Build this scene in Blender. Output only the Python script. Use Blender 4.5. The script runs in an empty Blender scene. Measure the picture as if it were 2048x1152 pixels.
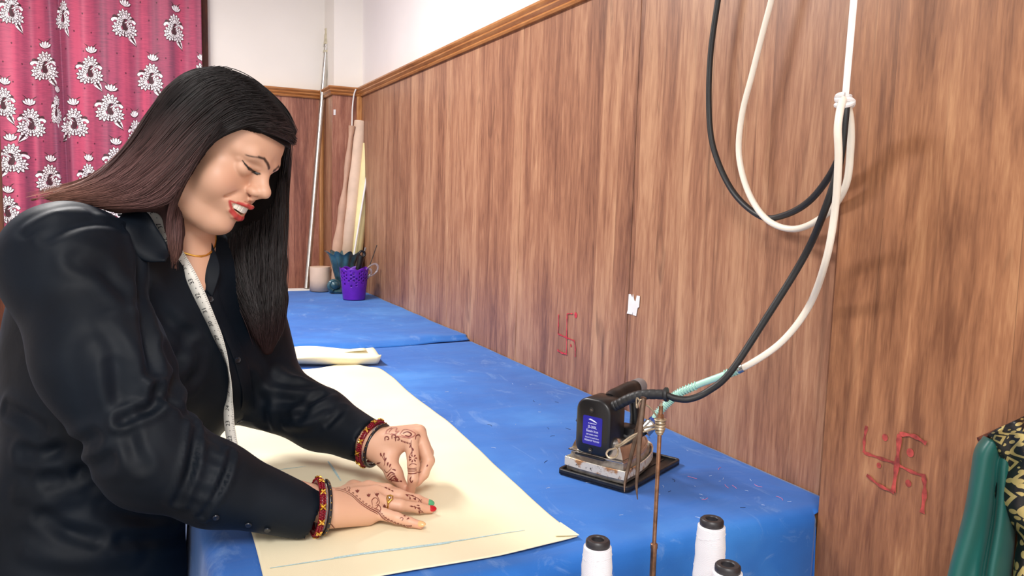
import bpy, bmesh, math, random
import numpy as np
from mathutils import Vector, Matrix, noise as mnoise
from mathutils.bvhtree import BVHTree
random.seed(7); np.random.seed(7)
S = bpy.context.scene
COL = S.collection

# ------------------------------------------------------------------ camera
FPX = 1540.0                                   # focal length in pixels of the 2048 px wide frame
YAW, PITCH, ROLL = 0.4535, 0.109, math.radians(1.6)
CAM = np.array([0.0, 0.0, 1.345])
def cam_basis():
    F = np.array([math.sin(YAW)*math.cos(PITCH), math.cos(YAW)*math.cos(PITCH), -math.sin(PITCH)])
    R = np.array([math.cos(YAW), -math.sin(YAW), 0.0]); U = np.cross(R, F)
    c, s = math.cos(ROLL), math.sin(ROLL)
    return c*R + s*U, -s*R + c*U, F
CR, CU, CF = cam_basis()
cd = bpy.data.cameras.new('camera'); cam = bpy.data.objects.new('camera', cd); COL.objects.link(cam)
cd.sensor_width = 36.0; cd.lens = 36.0*FPX/2048.0; cd.clip_start = 0.02; cd.clip_end = 60
cam.matrix_world = Matrix(((CR[0], CU[0], -CF[0], CAM[0]), (CR[1], CU[1], -CF[1], CAM[1]), (CR[2], CU[2], -CF[2], CAM[2]), (0, 0, 0, 1)))
S.camera = cam

# ------------------------------------------------------------------ light
S.view_settings.view_transform = 'Standard'; S.view_settings.look = 'None'
S.view_settings.gamma = 1.0; S.view_settings.use_curve_mapping = False
S.view_settings.exposure = 0.36
w = bpy.data.worlds.new('world'); S.world = w; w.use_nodes = True
w.node_tree.nodes['Background'].inputs[0].default_value = (1.0, 0.97, 0.95, 1)
w.node_tree.nodes['Background'].inputs[1].default_value = 1.15
def area(name, loc, sx, sy, power, color, target=None):
    l = bpy.data.lights.new(name, 'AREA'); l.shape = 'RECTANGLE'; l.size = sx; l.size_y = sy
    l.energy = power; l.color = color
    o = bpy.data.objects.new(name, l); o.location = loc; COL.objects.link(o)
    if target is not None:
        o.rotation_euler = (Vector(target)-Vector(loc)).to_track_quat('-Z', 'Y').to_euler()
    return o
LAMPS = [((-0.35, 2.55, 2.66), 0.22, 1.1, 62.0), ((-0.35, -0.75, 2.66), 0.6, 1.3, 56.0)]  # second entry: unseen lamp behind the camera, added as front fill for the face
for i, (l, sx, sy, p) in enumerate(LAMPS):
    area('ceiling_lamp_light', l, sx, sy, p, (1.0, 0.965, 0.93))

# ------------------------------------------------------------------ helpers
def ray(px, py): return CF + CR*(px-1024)/FPX - CU*(py-576)/FPX
def at_d(px, py, d): return CAM + ray(px, py)*d            # a point at a real depth along the view axis
def at_z(px, py, z): r = ray(px, py); return CAM + r*((z-CAM[2])/r[2])
def at_x(px, py, x): r = ray(px, py); return CAM + r*((x-CAM[0])/r[0])
def at_y(px, py, y): r = ray(px, py); return CAM + r*((y-CAM[1])/r[1])
def V(*a): return np.array(a, float)
def nrm(v): v = np.asarray(v, float); return v/np.linalg.norm(v)

def srgb(r, g, b):
    f = lambda c: (c/255/12.92) if c/255 <= 0.04045 else ((c/255+0.055)/1.055)**2.4
    return (f(r), f(g), f(b), 1.0)

class N:                                           # tiny node builder
    def __init__(s, m): s.t = m.node_tree
    def __call__(s, kind, **kw):
        n = s.t.nodes.new(kind)
        for k, v in kw.items():
            if k == 'ins':
                for a, b in v.items():
                    if isinstance(b, bpy.types.NodeSocket): s.t.links.new(b, n.inputs[a])
                    else: n.inputs[a].default_value = b
            else: setattr(n, k, v)
        return n
    def math(s, op, a, b=None, c=None, clamp=False):
        n = s.t.nodes.new('ShaderNodeMath'); n.operation = op; n.use_clamp = clamp
        for i, v in enumerate((a, b, c)):
            if v is None: continue
            if isinstance(v, bpy.types.NodeSocket): s.t.links.new(v, n.inputs[i])
            else: n.inputs[i].default_value = v
        return n.outputs[0]
    def ramp(s, fac, stops, interp='LINEAR'):
        n = s.t.nodes.new('ShaderNodeValToRGB'); s.t.links.new(fac, n.inputs[0]); cr = n.color_ramp; cr.interpolation = interp
        while len(cr.elements) < len(stops): cr.elements.new(0.5)
        for e, (p, c) in zip(cr.elements, stops): e.position = p; e.color = c if len(c) == 4 else (*c, 1)
        return n.outputs[0]
    def mix(s, fac, a, b, blend='MIX'):
        n = s.t.nodes.new('ShaderNodeMix'); n.data_type = 'RGBA'; n.blend_type = blend
        for i, v in ((0, fac), (6, a), (7, b)):
            if isinstance(v, bpy.types.NodeSocket): s.t.links.new(v, n.inputs[i])
            else: n.inputs[i].default_value = v
        return n.outputs[2]
    def noise(s, vec, scale=1, detail=3, rough=0.55, dist=0.0):
        n = s.t.nodes.new('ShaderNodeTexNoise'); s.t.links.new(vec, n.inputs['Vector'])
        n.inputs['Scale'].default_value = scale; n.inputs['Detail'].default_value = detail
        n.inputs['Roughness'].default_value = rough; n.inputs['Distortion'].default_value = dist
        return n.outputs[0]
    def mapped(s, scale=(1, 1, 1), loc=(0, 0, 0), coord='Object'):
        tc = s.t.nodes.new('ShaderNodeTexCoord'); mp = s.t.nodes.new('ShaderNodeMapping')
        s.t.links.new(tc.outputs[coord], mp.inputs[0]); mp.inputs['Scale'].default_value = scale; mp.inputs['Location'].default_value = loc
        return mp.outputs[0]
    def bump(s, h, strength=0.3, dist=0.01):
        n = s.t.nodes.new('ShaderNodeBump'); s.t.links.new(h, n.inputs['Height'])
        n.inputs['Strength'].default_value = strength; n.inputs['Distance'].default_value = dist
        return n.outputs[0]

def new_mat(name):
    m = bpy.data.materials.new(name); m.use_nodes = True
    return m, m.node_tree.nodes['Principled BSDF'], N(m)
def simple(name, col, rough=0.5, metal=0.0, var=0.06, vscale=30, bump=0.0, bscale=200, **kw):
    """plain colour with a faint procedural mottling"""
    m, b, n = new_mat(name)
    v = n.mapped()
    f = n.noise(v, vscale, 3)
    dark = tuple(c*(1-var*2.2) for c in col[:3])+(1,); lite = tuple(min(1, c*(1+var*1.6)) for c in col[:3])+(1,)
    m.node_tree.links.new(n.ramp(f, [(0.3, dark), (0.7, lite)]), b.inputs['Base Color'])
    b.inputs['Roughness'].default_value = rough; b.inputs['Metallic'].default_value = metal
    if bump: m.node_tree.links.new(n.bump(n.noise(v, bscale, 3), bump, 0.002), b.inputs['Normal'])
    for k, x in kw.items(): b.inputs[k].default_value = x
    return m

def wood(name, cols, across, along=(0, 0, 1), strip=0.085, freq=1.0, rough=0.42, seed=0.0, knots=0.75):
    """laminate / timber with grain along one axis: cols = dark, mid, light"""
    m, b, n = new_mat(name); L = m.node_tree.links
    tc = n('ShaderNodeTexCoord')
    def dot(a):
        d = n('ShaderNodeVectorMath', operation='DOT_PRODUCT'); L.new(tc.outputs['Object'], d.inputs[0]); d.inputs[1].default_value = a
        return d.outputs['Value']
    a, l = dot(across), dot(along)
    def vec(sa, sl, off=0.0):
        c = n('ShaderNodeCombineXYZ'); L.new(n.math('MULTIPLY', a, sa*freq), c.inputs[0]); L.new(n.math('MULTIPLY', l, sl*freq), c.inputs[1]); c.inputs[2].default_value = seed+off
        return c.outputs[0]
    wob = n.math('MULTIPLY', n.math('SUBTRACT', n.noise(vec(3, 0.8, 9), 1, 2), 0.5), 0.05)
    st = n.math('FLOOR', n.math('DIVIDE', n.math('ADD', a, wob), strip))
    wn = n('ShaderNodeTexWhiteNoise', noise_dimensions='1D'); L.new(n.math('ADD', st, seed*3.3), wn.inputs['W'])
    big = n.noise(vec(14, 1.5), 1, 5, 0.62, 0.8)
    fine = n.noise(vec(120, 9, 3), 1, 3, 0.65, 0.5)
    pore = n.noise(vec(380, 26, 5), 1, 2, 0.6)
    cath = n.noise(vec(24, 2.6, 21), 1, 4, 0.6, 2.4)
    f = n.math('ADD', n.math('MULTIPLY', big, 0.62), n.math('MULTIPLY', fine, 0.32))
    f = n.math('ADD', f, n.math('MULTIPLY', n.math('SUBTRACT', wn.outputs[0], 0.5), 0.16))
    f = n.math('ADD', f, n.math('MULTIPLY', n.math('SUBTRACT', cath, 0.5), 0.40))
    f = n.math('ADD', f, n.math('MULTIPLY', n.math('SUBTRACT', pore, 0.5), 0.16))
    col = n.ramp(f, [(0.27, cols[0]), (0.45, cols[1]), (0.64, cols[2])])
    kn = n.noise(vec(18, 3.4, 40), 1, 3, 0.6, 1.2)
    kmask = n.ramp(kn, [(0.62, (0, 0, 0)), (0.78, (knots*0.8,)*3)])
    col = n.mix(kmask, col, tuple(c*0.42 for c in cols[0][:3])+(1,))
    streak = n.noise(vec(60, 1.1, 60), 1, 2, 0.5, 0.4)
    smask = n.ramp(streak, [(0.64, (0, 0, 0)), (0.74, (0.40,)*3)])
    col = n.mix(smask, col, tuple(c*0.62 for c in cols[0][:3])+(1,))
    fr_ = n.math('FRACT', n.math('DIVIDE', n.math('ADD', a, wob), strip)); edge = n.math('MULTIPLY', n.math('LESS_THAN', fr_, 0.012/ (strip/0.085)), n.math('GREATER_THAN', n.noise(vec(6, 1.5, 80), 1, 2), 0.48))
    col = n.mix(n.math('MULTIPLY', edge, 0.5), col, tuple(c*0.4 for c in cols[0][:3])+(1,))
    L.new(col, b.inputs['Base Color']); b.inputs['Roughness'].default_value = rough
    L.new(n.bump(n.math('ADD', fine, pore), 0.12, 0.001), b.inputs['Normal'])
    return m

M = {}
M['laminate'] = wood('wood_laminate', (srgb(114, 74, 56), srgb(158, 111, 84), srgb(190, 145, 112)), (0, 1, 0))
M['laminate_back'] = wood('wood_laminate_back', (srgb(112, 66, 54), srgb(150, 96, 78), srgb(182, 130, 106)), (1, 0, 0), seed=4)
M['laminate_warm'] = wood('wood_laminate_warm', (srgb(114, 72, 48), srgb(157, 107, 74), srgb(192, 143, 102)), (0, 1, 0), seed=11, strip=0.2)
M['moulding'] = wood('varnished_moulding', (srgb(120, 70, 30), srgb(166, 106, 56), srgb(196, 138, 84)), (0, 0, 1), (0, 1, 0), strip=0.5, rough=0.3, knots=0.5)
M['moulding_x'] = wood('varnished_moulding_across', (srgb(120, 70, 30), srgb(166, 106, 56), srgb(196, 138, 84)), (0, 0, 1), (1, 0, 0), strip=0.5, rough=0.3, knots=0.5)
M['moulding_z'] = wood('varnished_moulding_upright', (srgb(132, 80, 40), srgb(180, 122, 70), srgb(204, 150, 98)), (1, 0.6, 0), strip=0.5, rough=0.3, knots=0.4)
M['plaster'] = simple('white_plaster', srgb(240, 234, 232), 0.75, var=0.012, vscale=3, bump=0.05, bscale=90)
M['plaster_cream'] = simple('cream_plaster', srgb(242, 236, 228), 0.75, var=0.012, vscale=3, bump=0.05, bscale=90)
M['ceiling'] = simple('ceiling_paint', srgb(244, 242, 240), 0.8, var=0.01, vscale=2)
M['floor'] = simple('floor_cement', srgb(120, 112, 104), 0.5, var=0.1, vscale=6, bump=0.1, bscale=60)
M['dark_frame'] = wood('dark_frame_wood', (srgb(46, 20, 12), srgb(86, 42, 26), srgb(120, 66, 42)), (1, 0, 0), strip=0.3, seed=2)
M['black_plastic'] = simple('black_plastic', srgb(20, 20, 22), 0.34, var=0.05)
M['black_rubber'] = simple('black_rubber', srgb(30, 31, 33), 0.5, var=0.1, bump=0.1)
M['mat_rubber'] = simple('mat_rubber', srgb(26, 26, 28), 0.45, var=0.25, vscale=60, bump=0.25, bscale=120)
M['grey_plastic'] = simple('grey_plastic', srgb(128, 124, 126), 0.4)
M['steel'] = simple('brushed_steel', srgb(196, 194, 190), 0.28, 1.0, var=0.08, vscale=80)
M['white_plastic'] = simple('white_plastic', srgb(238, 236, 232), 0.4, var=0.02)
M['thread'] = None

# mesh building ----------------------------------------------------------
def join(*gs):
    vs, fs = [], []
    for v, f in gs:
        o = len(vs); vs += [tuple(map(float, p)) for p in v]; fs += [tuple(i+o for i in q) for q in f]
    return vs, fs
def xf(g, mat): return [tuple(mat @ Vector(v)) for v in g[0]], g[1]
def shift(g, d): return [(v[0]+d[0], v[1]+d[1], v[2]+d[2]) for v in g[0]], g[1]
def frame(o, ax, ay, az=None):
    ax = Vector(nrm(ax)); ay = Vector(nrm(ay)); az = Vector(nrm(az)) if az is not None else ax.cross(ay)
    return Matrix(((ax.x, ay.x, az.x, o[0]), (ax.y, ay.y, az.y, o[1]), (ax.z, ay.z, az.z, o[2]), (0, 0, 0, 1)))
def bm_out(bm):
    bm.verts.index_update()
    g = [tuple(v.co) for v in bm.verts], [tuple(v.index for v in f.verts) for f in bm.faces]
    bm.free(); return g
def box(c, s, bev=0.0, seg=2):
    bm = bmesh.new(); bmesh.ops.create_cube(bm, size=1)
    for v in bm.verts: v.co = Vector((v.co.x*s[0]+c[0], v.co.y*s[1]+c[1], v.co.z*s[2]+c[2]))
    if bev > 0: bmesh.ops.bevel(bm, geom=list(bm.edges), offset=bev, segments=seg, affect='EDGES', profile=0.5)
    return bm_out(bm)
def prism(poly, z0, z1, bev=0.0, seg=2):
    """poly (x,y) extruded from z0 to z1"""
    bm = bmesh.new(); a = [bm.verts.new((x, y, z0)) for x, y in poly]; b = [bm.verts.new((x, y, z1)) for x, y in poly]
    n = len(poly)
    bm.faces.new(a[::-1]); top = bm.faces.new(b)
    for i in range(n): bm.faces.new((a[i], a[(i+1) % n], b[(i+1) % n], b[i]))
    bmesh.ops.recalc_face_normals(bm, faces=list(bm.faces))
    if bev > 0:
        es = [e for e in bm.edges if abs(e.verts[0].co.z-e.verts[1].co.z) < 1e-9]
        bmesh.ops.bevel(bm, geom=es, offset=bev, segments=seg, affect='EDGES', profile=0.5)
    return bm_out(bm)
def loft(rings, cap=True, closed=True):
    n = len(rings[0]); vs = [tuple(p) for r in rings for p in r]; fs = []
    for i in range(len(rings)-1):
        for j in range(n if closed else n-1):
            k = (j+1) % n; fs.append((i*n+j, i*n+k, (i+1)*n+k, (i+1)*n+j))
    if cap and closed:
        fs.append(tuple(range(n-1, -1, -1))); fs.append(tuple((len(rings)-1)*n+j for j in range(n)))
    return vs, fs
def lathe(prof, n=32, cap=True):
    return loft([[(r*math.cos(2*math.pi*j/n), r*math.sin(2*math.pi*j/n), z) for j in range(n)] for r, z in prof], cap)
def catmull(pts, k=8):
    p = [np.asarray(q, float) for q in pts]; p = [2*p[0]-p[1]]+p+[2*p[-1]-p[-2]]; out = []
    for i in range(1, len(p)-2):
        for t in np.linspace(0, 1, k, endpoint=False):
            a, b, c, d = p[i-1], p[i], p[i+1], p[i+2]
            out.append(0.5*((2*b)+(c-a)*t+(2*a-5*b+4*c-d)*t*t+(3*b-a-3*c+d)*t**3))
    out.append(p[-2]); return out
def tframes(path):
    P = np.array(path, float); T = np.gradient(P, axis=0); T /= np.linalg.norm(T, axis=1)[:, None]+1e-12
    u = np.cross(T[0], (0, 0, 1)); u = u if np.linalg.norm(u) > 0.05 else np.cross(T[0], (0, 1, 0)); u /= np.linalg.norm(u); Us = []
    for t in T:
        u = u-t*np.dot(u, t); u /= np.linalg.norm(u); Us.append(u.copy())
    return P, T, np.array(Us)
def tube(path, r, n=10, cap=True, flat=1.0, up=None):
    P, T, Us = tframes(path); rings = []
    for i, (p, t, u) in enumerate(zip(P, T, Us)):
        if up is not None:
            v = np.asarray(up, float) if np.ndim(up) == 1 else up[i]; v = v-t*np.dot(v, t); v /= np.linalg.norm(v); u = np.cross(v, t)
        w_ = np.cross(t, u); rr = r[i] if np.ndim(r) else r
        rings.append([p+rr*(math.cos(a)*u+flat*math.sin(a)*w_) for a in [2*math.pi*j/n for j in range(n)]])
    return loft(rings, cap)
def cyl(p0, p1, r0, r1=None, n=16): return tube([p0, p1], [r0, r0 if r1 is None else r1], n)
def ring(c, ax, R, r, n=32, m=8):
    ax = nrm(ax); u = np.cross(ax, (0, 0, 1)); u = u if np.linalg.norm(u) > 0.1 else np.cross(ax, (1, 0, 0)); u = nrm(u); v = np.cross(ax, u)
    vs, fs = [], []
    for i in range(n):
        a = 2*math.pi*i/n; d = math.cos(a)*u+math.sin(a)*v
        for j in range(m):
            b = 2*math.pi*j/m; vs.append(tuple(np.asarray(c)+d*(R+r*math.cos(b))+ax*r*math.sin(b)))
    for i in range(n):
        for j in range(m): fs.append((i*m+j, ((i+1) % n)*m+j, ((i+1) % n)*m+(j+1) % m, i*m+(j+1) % m))
    return vs, fs
def sphere(c, r, n=12, m=8, s=(1, 1, 1)):
    vs, fs = [(c[0], c[1], c[2]+r*s[2])], []
    for i in range(1, m):
        t = math.pi*i/m
        for j in range(n):
            a = 2*math.pi*j/n; vs.append((c[0]+r*s[0]*math.sin(t)*math.cos(a), c[1]+r*s[1]*math.sin(t)*math.sin(a), c[2]+r*s[2]*math.cos(t)))
    vs.append((c[0], c[1], c[2]-r*s[2])); L = len(vs)-1
    for j in range(n):
        fs.append((0, 1+j, 1+(j+1) % n)); fs.append((L, L-n+(j+1) % n, L-n+j))
        for i in range(m-2): a = 1+i*n; fs.append((a+j, a+n+j, a+n+(j+1) % n, a+(j+1) % n))
    return vs, fs
def grid(fn, nu, nv, u0=0, u1=1, v0=0, v1=1):
    vs = [tuple(fn(u0+(u1-u0)*i/nu, v0+(v1-v0)*j/nv)) for i in range(nu+1) for j in range(nv+1)]
    fs = [(i*(nv+1)+j, (i+1)*(nv+1)+j, (i+1)*(nv+1)+j+1, i*(nv+1)+j+1) for i in range(nu) for j in range(nv)]
    return vs, fs

def offs(o):
    d = Vector((0, 0, 0))
    while o is not None: d += o.location; o = o.parent
    return d
def obj(name, g, mat, parent=None, smooth=True, angle=40, solid=0.0):
    """one mesh object from world-space verts and faces"""
    me = bpy.data.meshes.new(name); me.from_pydata([tuple(v) for v in g[0]], [], [tuple(f) for f in g[1]]); me.validate()
    bm = bmesh.new(); bm.from_mesh(me)
    if solid >= 0: bmesh.ops.recalc_face_normals(bm, faces=list(bm.faces))
    bm.to_mesh(me); bm.free()
    if mat is not None: me.materials.append(mat)
    if smooth:
        me.polygons.foreach_set('use_smooth', [True]*len(me.polygons))
        if angle < 180: me.set_sharp_from_angle(angle=math.radians(angle))
    o = bpy.data.objects.new(name, me); COL.objects.link(o)
    if parent is not None:
        o.parent = parent; o.location = -offs(parent)
    if solid > 0:
        md = o.modifiers.new('thickness', 'SOLIDIFY'); md.thickness = solid; md.offset = 0
    return o
def tag(o, label, cat, group=None, kind=None):
    if label: o['label'] = label
    if cat: o['category'] = cat
    if group: o['group'] = group
    if kind: o['kind'] = kind
    return o
def thing(name, label, cat, loc, group=None):
    o = bpy.data.objects.new(name, None); o.location = tuple(map(float, loc)); o.empty_display_size = 0.05; COL.objects.link(o)
    return tag(o, label, cat, group)
def struct(name, g, mat, parent=None, **kw):
    o = obj(name, g, mat, parent, **kw)
    if parent is None: o['kind'] = 'structure'
    return o
FONT = None
def text_geo(s, size, extrude=0.0002, align='CENTER', squeeze=1.0):
    cu = bpy.data.curves.new('txt', 'FONT'); cu.body = s; cu.size = size; cu.extrude = extrude; cu.align_x = align; cu.align_y = 'CENTER'; cu.resolution_u = 2
    o = bpy.data.objects.new('txt', cu); COL.objects.link(o)
    bpy.context.view_layer.update()
    me = o.evaluated_get(bpy.context.evaluated_depsgraph_get()).to_mesh()
    g = [(v.co.x*squeeze, v.co.y, v.co.z) for v in me.vertices], [tuple(p.vertices) for p in me.polygons]
    bpy.data.objects.remove(o, do_unlink=True); bpy.data.curves.remove(cu)
    return g

# ------------------------------------------------------------------ the room
XW, YB, YP, TZ = 1.068, 4.30, 4.06, 0.85
NX, NY = 1.012, 0.887                            # face and edge of the forward boards
#       # right wall, back wall, pillar face, table height
RAIL0, RAIL1 = 1.878, 1.922
JOINTS = [-1.6, -0.895, -0.333, 0.277, 0.935, 1.545, 2.155, 2.765, 3.375, 4.06]
wr = struct('wall_right', box((XW+0.112, 1.35, 1.375), (0.2, 5.95, 2.75)), M['plaster'], smooth=False)
for i in range(len(JOINTS)-1):
    y0, y1 = JOINTS[i], JOINTS[i+1]
    proud = XW-NX if y1 < 1.0 else 0.0                # the nearest boards stand forward of the rest
    if proud and y1 > 0.9: y1 = NY
    g = box((XW+0.006-proud/2, (y0+y1)/2, RAIL0/2+0.005), (0.012+proud, y1-y0-(0.0026 if proud == 0 else 0.0012), RAIL0+0.01), 0.0012, 1)
    obj('panel', g, M['laminate_warm'] if proud else M['laminate'], wr, smooth=False)
struct('floor', box((-0.87, 1.5, -0.05), (4.1, 6.25, 0.1)), M['floor'], smooth=False)
struct('ceiling', box((-0.87, 1.35, 2.8), (4.1, 5.95, 0.1)), M['ceiling'], smooth=False)
struct('wall_left', box((-2.87, 1.35, 1.375), (0.1, 5.95, 2.75)), M['plaster'], smooth=False)
wb = struct('wall_back', join(box((0.90-0.0, YB+0.06, 1.375), (1.14, 0.12, 2.75)), box((-2.3, YB+0.06, 1.375), (1.04, 0.12, 2.75)),
            box((-0.725, YB+0.06, 2.65), (2.11, 0.12, 0.2))), M['plaster_cream'], smooth=False)
for x0, x1 in ((0.34, 0.90),):
    obj('panel', box(((x0+x1)/2, YB-0.006, RAIL0/2), (x1-x0-0.002, 0.012, RAIL0), 0.001, 1), M['laminate_back'], wb, smooth=False)
# pillar in the corner
PX = 0.925
pil = struct('trim_1', box(((PX+XW)/2+0.02, (YP+YB)/2+0.02, 1.375), (XW-PX+0.03, YB-YP, 2.75)), M['plaster_cream'], smooth=False)
pil.name = 'wall_pillar'
obj('panel', box(((PX+XW)/2-0.004, YP+0.004, RAIL0/2), (XW-PX+0.004, 0.014, RAIL0), 0.001, 1), M['laminate_back'], pil, smooth=False)
obj('panel', box((PX+0.001, (YP+YB)/2, RAIL0/2), (0.012, YB-YP-0.004, RAIL0), 0.001, 1), M['laminate'], pil, smooth=False)
# moulded rail: profile (out, up)
prof = [(0, 0), (0.010, 0), (0.014, 0.006), (0.012, 0.011), (0.016, 0.014), (0.022, 0.020), (0.020, 0.026), (0.024, 0.029), (0.028, 0.036), (0.027, 0.043), (0.0, 0.044)]
def rail(name, p0, p1, out, mat, mit=(0, 0)):
    p0, p1, out = V(*p0), V(*p1), V(*out); d = nrm(p1-p0)
    r0 = [p0+out*a+V(0, 0, b)+d*mit[0]*a for a, b in prof]; r1 = [p1+out*a+V(0, 0, b)+d*mit[1]*a for a, b in prof]
    return struct(name, loft([r0, r1]), mat, angle=25)
rail('trim_1', (XW, -1.6, RAIL0), (XW, YP, RAIL0), (-1, 0, 0), M['moulding'], (0, -1))
rail('trim_2', (XW, YP-0.003, RAIL0), (PX-0.005, YP-0.003, RAIL0), (0, -1, 0), M['moulding_x'], (1, 1))
rail('trim_3', (PX-0.005, YP-0.003, RAIL0), (PX-0.005, YB-0.012, RAIL0), (-1, 0, 0), M['moulding'], (-1, -1))
rail('trim_4', (PX-0.005, YB-0.012, RAIL0), (0.335, YB-0.012, RAIL0), (0, -1, 0), M['moulding_x'], (1, 0))
struct('trim_5', box((XW-0.013, YP-0.014, (RAIL0+TZ)/2), (0.026, 0.022, RAIL0-TZ), 0.004), M['moulding_z'])
struct('trim_6', box((PX-0.016, YB-0.022, (RAIL0+TZ)/2), (0.022, 0.02, RAIL0-TZ), 0.004), M['moulding_z'])
# opening behind the curtain with its dark frame
struct('trim_7', box((0.322, YB-0.01, 1.275), (0.035, 0.06, 2.55), 0.004), M['dark_frame'])
struct('trim_8', box((-1.76, YB-0.01, 1.275), (0.05, 0.06, 2.55), 0.004), M['dark_frame'])
struct('trim_9', box((-0.72, YB-0.01, 2.53), (2.13, 0.06, 0.05), 0.004), M['dark_frame'])
dr = struct('door_1', box((-0.72, YB+0.09, 1.27), (2.06, 0.04, 2.5), 0.003), M['dark_frame'])
for k in range(4): obj('panel', box((-1.48+k*0.507, YB+0.068, 1.25), (0.42, 0.02, 2.2), 0.008), M['dark_frame'], dr)
# lamps whose light is set at the top
for i, (l, sx, sy, p) in enumerate(LAMPS):
    t = thing('ceiling_lamp', ['white batten ceiling lamp above the blue table', 'added fill lamp in a white batten housing behind the camera'][i], 'lamp', (l[0], l[1], 2.75))
    obj('housing', box((l[0], l[1], 2.72), (sx+0.05, sy+0.05, 0.06), 0.01), M['white_plastic'], t)
    obj('end_cap', box((l[0], l[1]-sy/2-0.03, 2.715), (sx+0.03, 0.02, 0.05), 0.006), M['grey_plastic'], t)
    obj('end_cap', box((l[0], l[1]+sy/2+0.03, 2.715), (sx+0.03, 0.02, 0.05), 0.006), M['grey_plastic'], t)
# ------------------------------------------------------------------ curtain
m, b, n = new_mat('curtain_fabric'); L = m.node_tree.links
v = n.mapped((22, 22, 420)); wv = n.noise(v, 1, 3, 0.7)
v2 = n.mapped((17, 0.5, 0.35)); bd = n.noise(v2, 1, 2)  # pink and mauve bands across the width paint fold shading into the colour
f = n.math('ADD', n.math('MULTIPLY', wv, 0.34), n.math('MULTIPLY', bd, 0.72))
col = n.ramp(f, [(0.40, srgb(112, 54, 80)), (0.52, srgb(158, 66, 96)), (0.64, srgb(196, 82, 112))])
tc = n('ShaderNodeTexCoord'); sp = n('ShaderNodeSeparateXYZ'); L.new(tc.outputs['Object'], sp.inputs[0])
cx = n.math('MULTIPLY', sp.outputs[0], 1/0.07); cz = n.math('MULTIPLY', sp.outputs[2], 1/0.085)
row = n.math('FLOOR', cz); cx = n.math('ADD', cx, n.math('MULTIPLY', n.math('MODULO', row, 2.0), 0.5))
dx = n.math('SUBTRACT', n.math('FRACT', cx), 0.5); dz = n.math('SUBTRACT', n.math('FRACT', cz), 0.5)
dd = n.math('ADD', n.math('POWER', n.math('MULTIPLY', dx, 0.07), 2.0), n.math('POWER', n.math('MULTIPLY', dz, 0.06), 2.0))
dot = n.math('LESS_THAN', dd, 0.0032**2)
col = n.mix(n.math('MULTIPLY', dot, 0.85), col, srgb(70, 16, 40))
L.new(col, b.inputs['Base Color']); b.inputs['Roughness'].default_value = 0.6
b.inputs['Sheen Weight'].default_value = 0.35; b.inputs['Sheen Tint'].default_value = srgb(255, 150, 180)
L.new(n.bump(wv, 0.2, 0.002), b.inputs['Normal'])
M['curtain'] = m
M['print_white'] = simple('curtain_print_white', srgb(240, 236, 240), 0.6, var=0.05, vscale=120)
M['print_dark'] = simple('curtain_print_brown', srgb(72, 40, 48), 0.6, var=0.1, vscale=120)
CX0, CX1, CY = -0.548, 0.303, 4.19
def curt_y(x, z):
    k = 0.6+0.4*min(1, max(0, (2.5-z)/1.4))
    y = 0.026*math.sin(x*30+1.1+0.5*math.sin(z*1.3+x*4)) + 0.006*math.sin(x*58+0.7*math.sin(z*0.9)) + 0.010*math.sin(x*15+0.8)
    d = x-(-0.302-0.012*(z-2)); y += 0.045*math.exp(-(d/0.016)**2) - 0.02*math.exp(-((d+0.035)/0.02)**2)
    return CY + k*y
cur = thing('curtain', 'pink curtain with painted fold shading and white flower sprigs in the back doorway', 'curtain', (-0.12, CY, 0.03))
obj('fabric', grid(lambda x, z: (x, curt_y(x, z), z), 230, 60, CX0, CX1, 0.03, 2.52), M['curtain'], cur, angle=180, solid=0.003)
obj('rod', cyl((CX0-0.9, CY, 2.535), (CX1+0.05, CY, 2.535), 0.012), M['dark_frame'], cur)
def petal(c, ang, ln, wd, k=7):
    u = V(math.cos(ang), math.sin(ang)); w_ = V(-u[1], u[0]); pts = []
    for i in range(k+1):
        t = i/k; pts.append(c+u*ln*t+w_*wd*math.sin(math.pi*t**1.5)*0.5)
    for i in range(k-1, 0, -1):
        t = i/k; pts.append(c+u*ln*t-w_*wd*math.sin(math.pi*t**1.5)*0.5)
    return pts
def strip2(path, wd):
    P = np.array(catmull([V(*p) for p in path], 5)); T = np.gradient(P, axis=0); T /= np.linalg.norm(T, axis=1)[:, None]
    Nn = np.stack([-T[:, 1], T[:, 0]], 1); w_ = np.interp(np.linspace(0, 1, len(P)), np.linspace(0, 1, len(wd)), wd)[:, None]
    return [list(a) for a in P+Nn*w_*0.5]+[list(a) for a in (P-Nn*w_*0.5)[::-1]]
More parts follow.
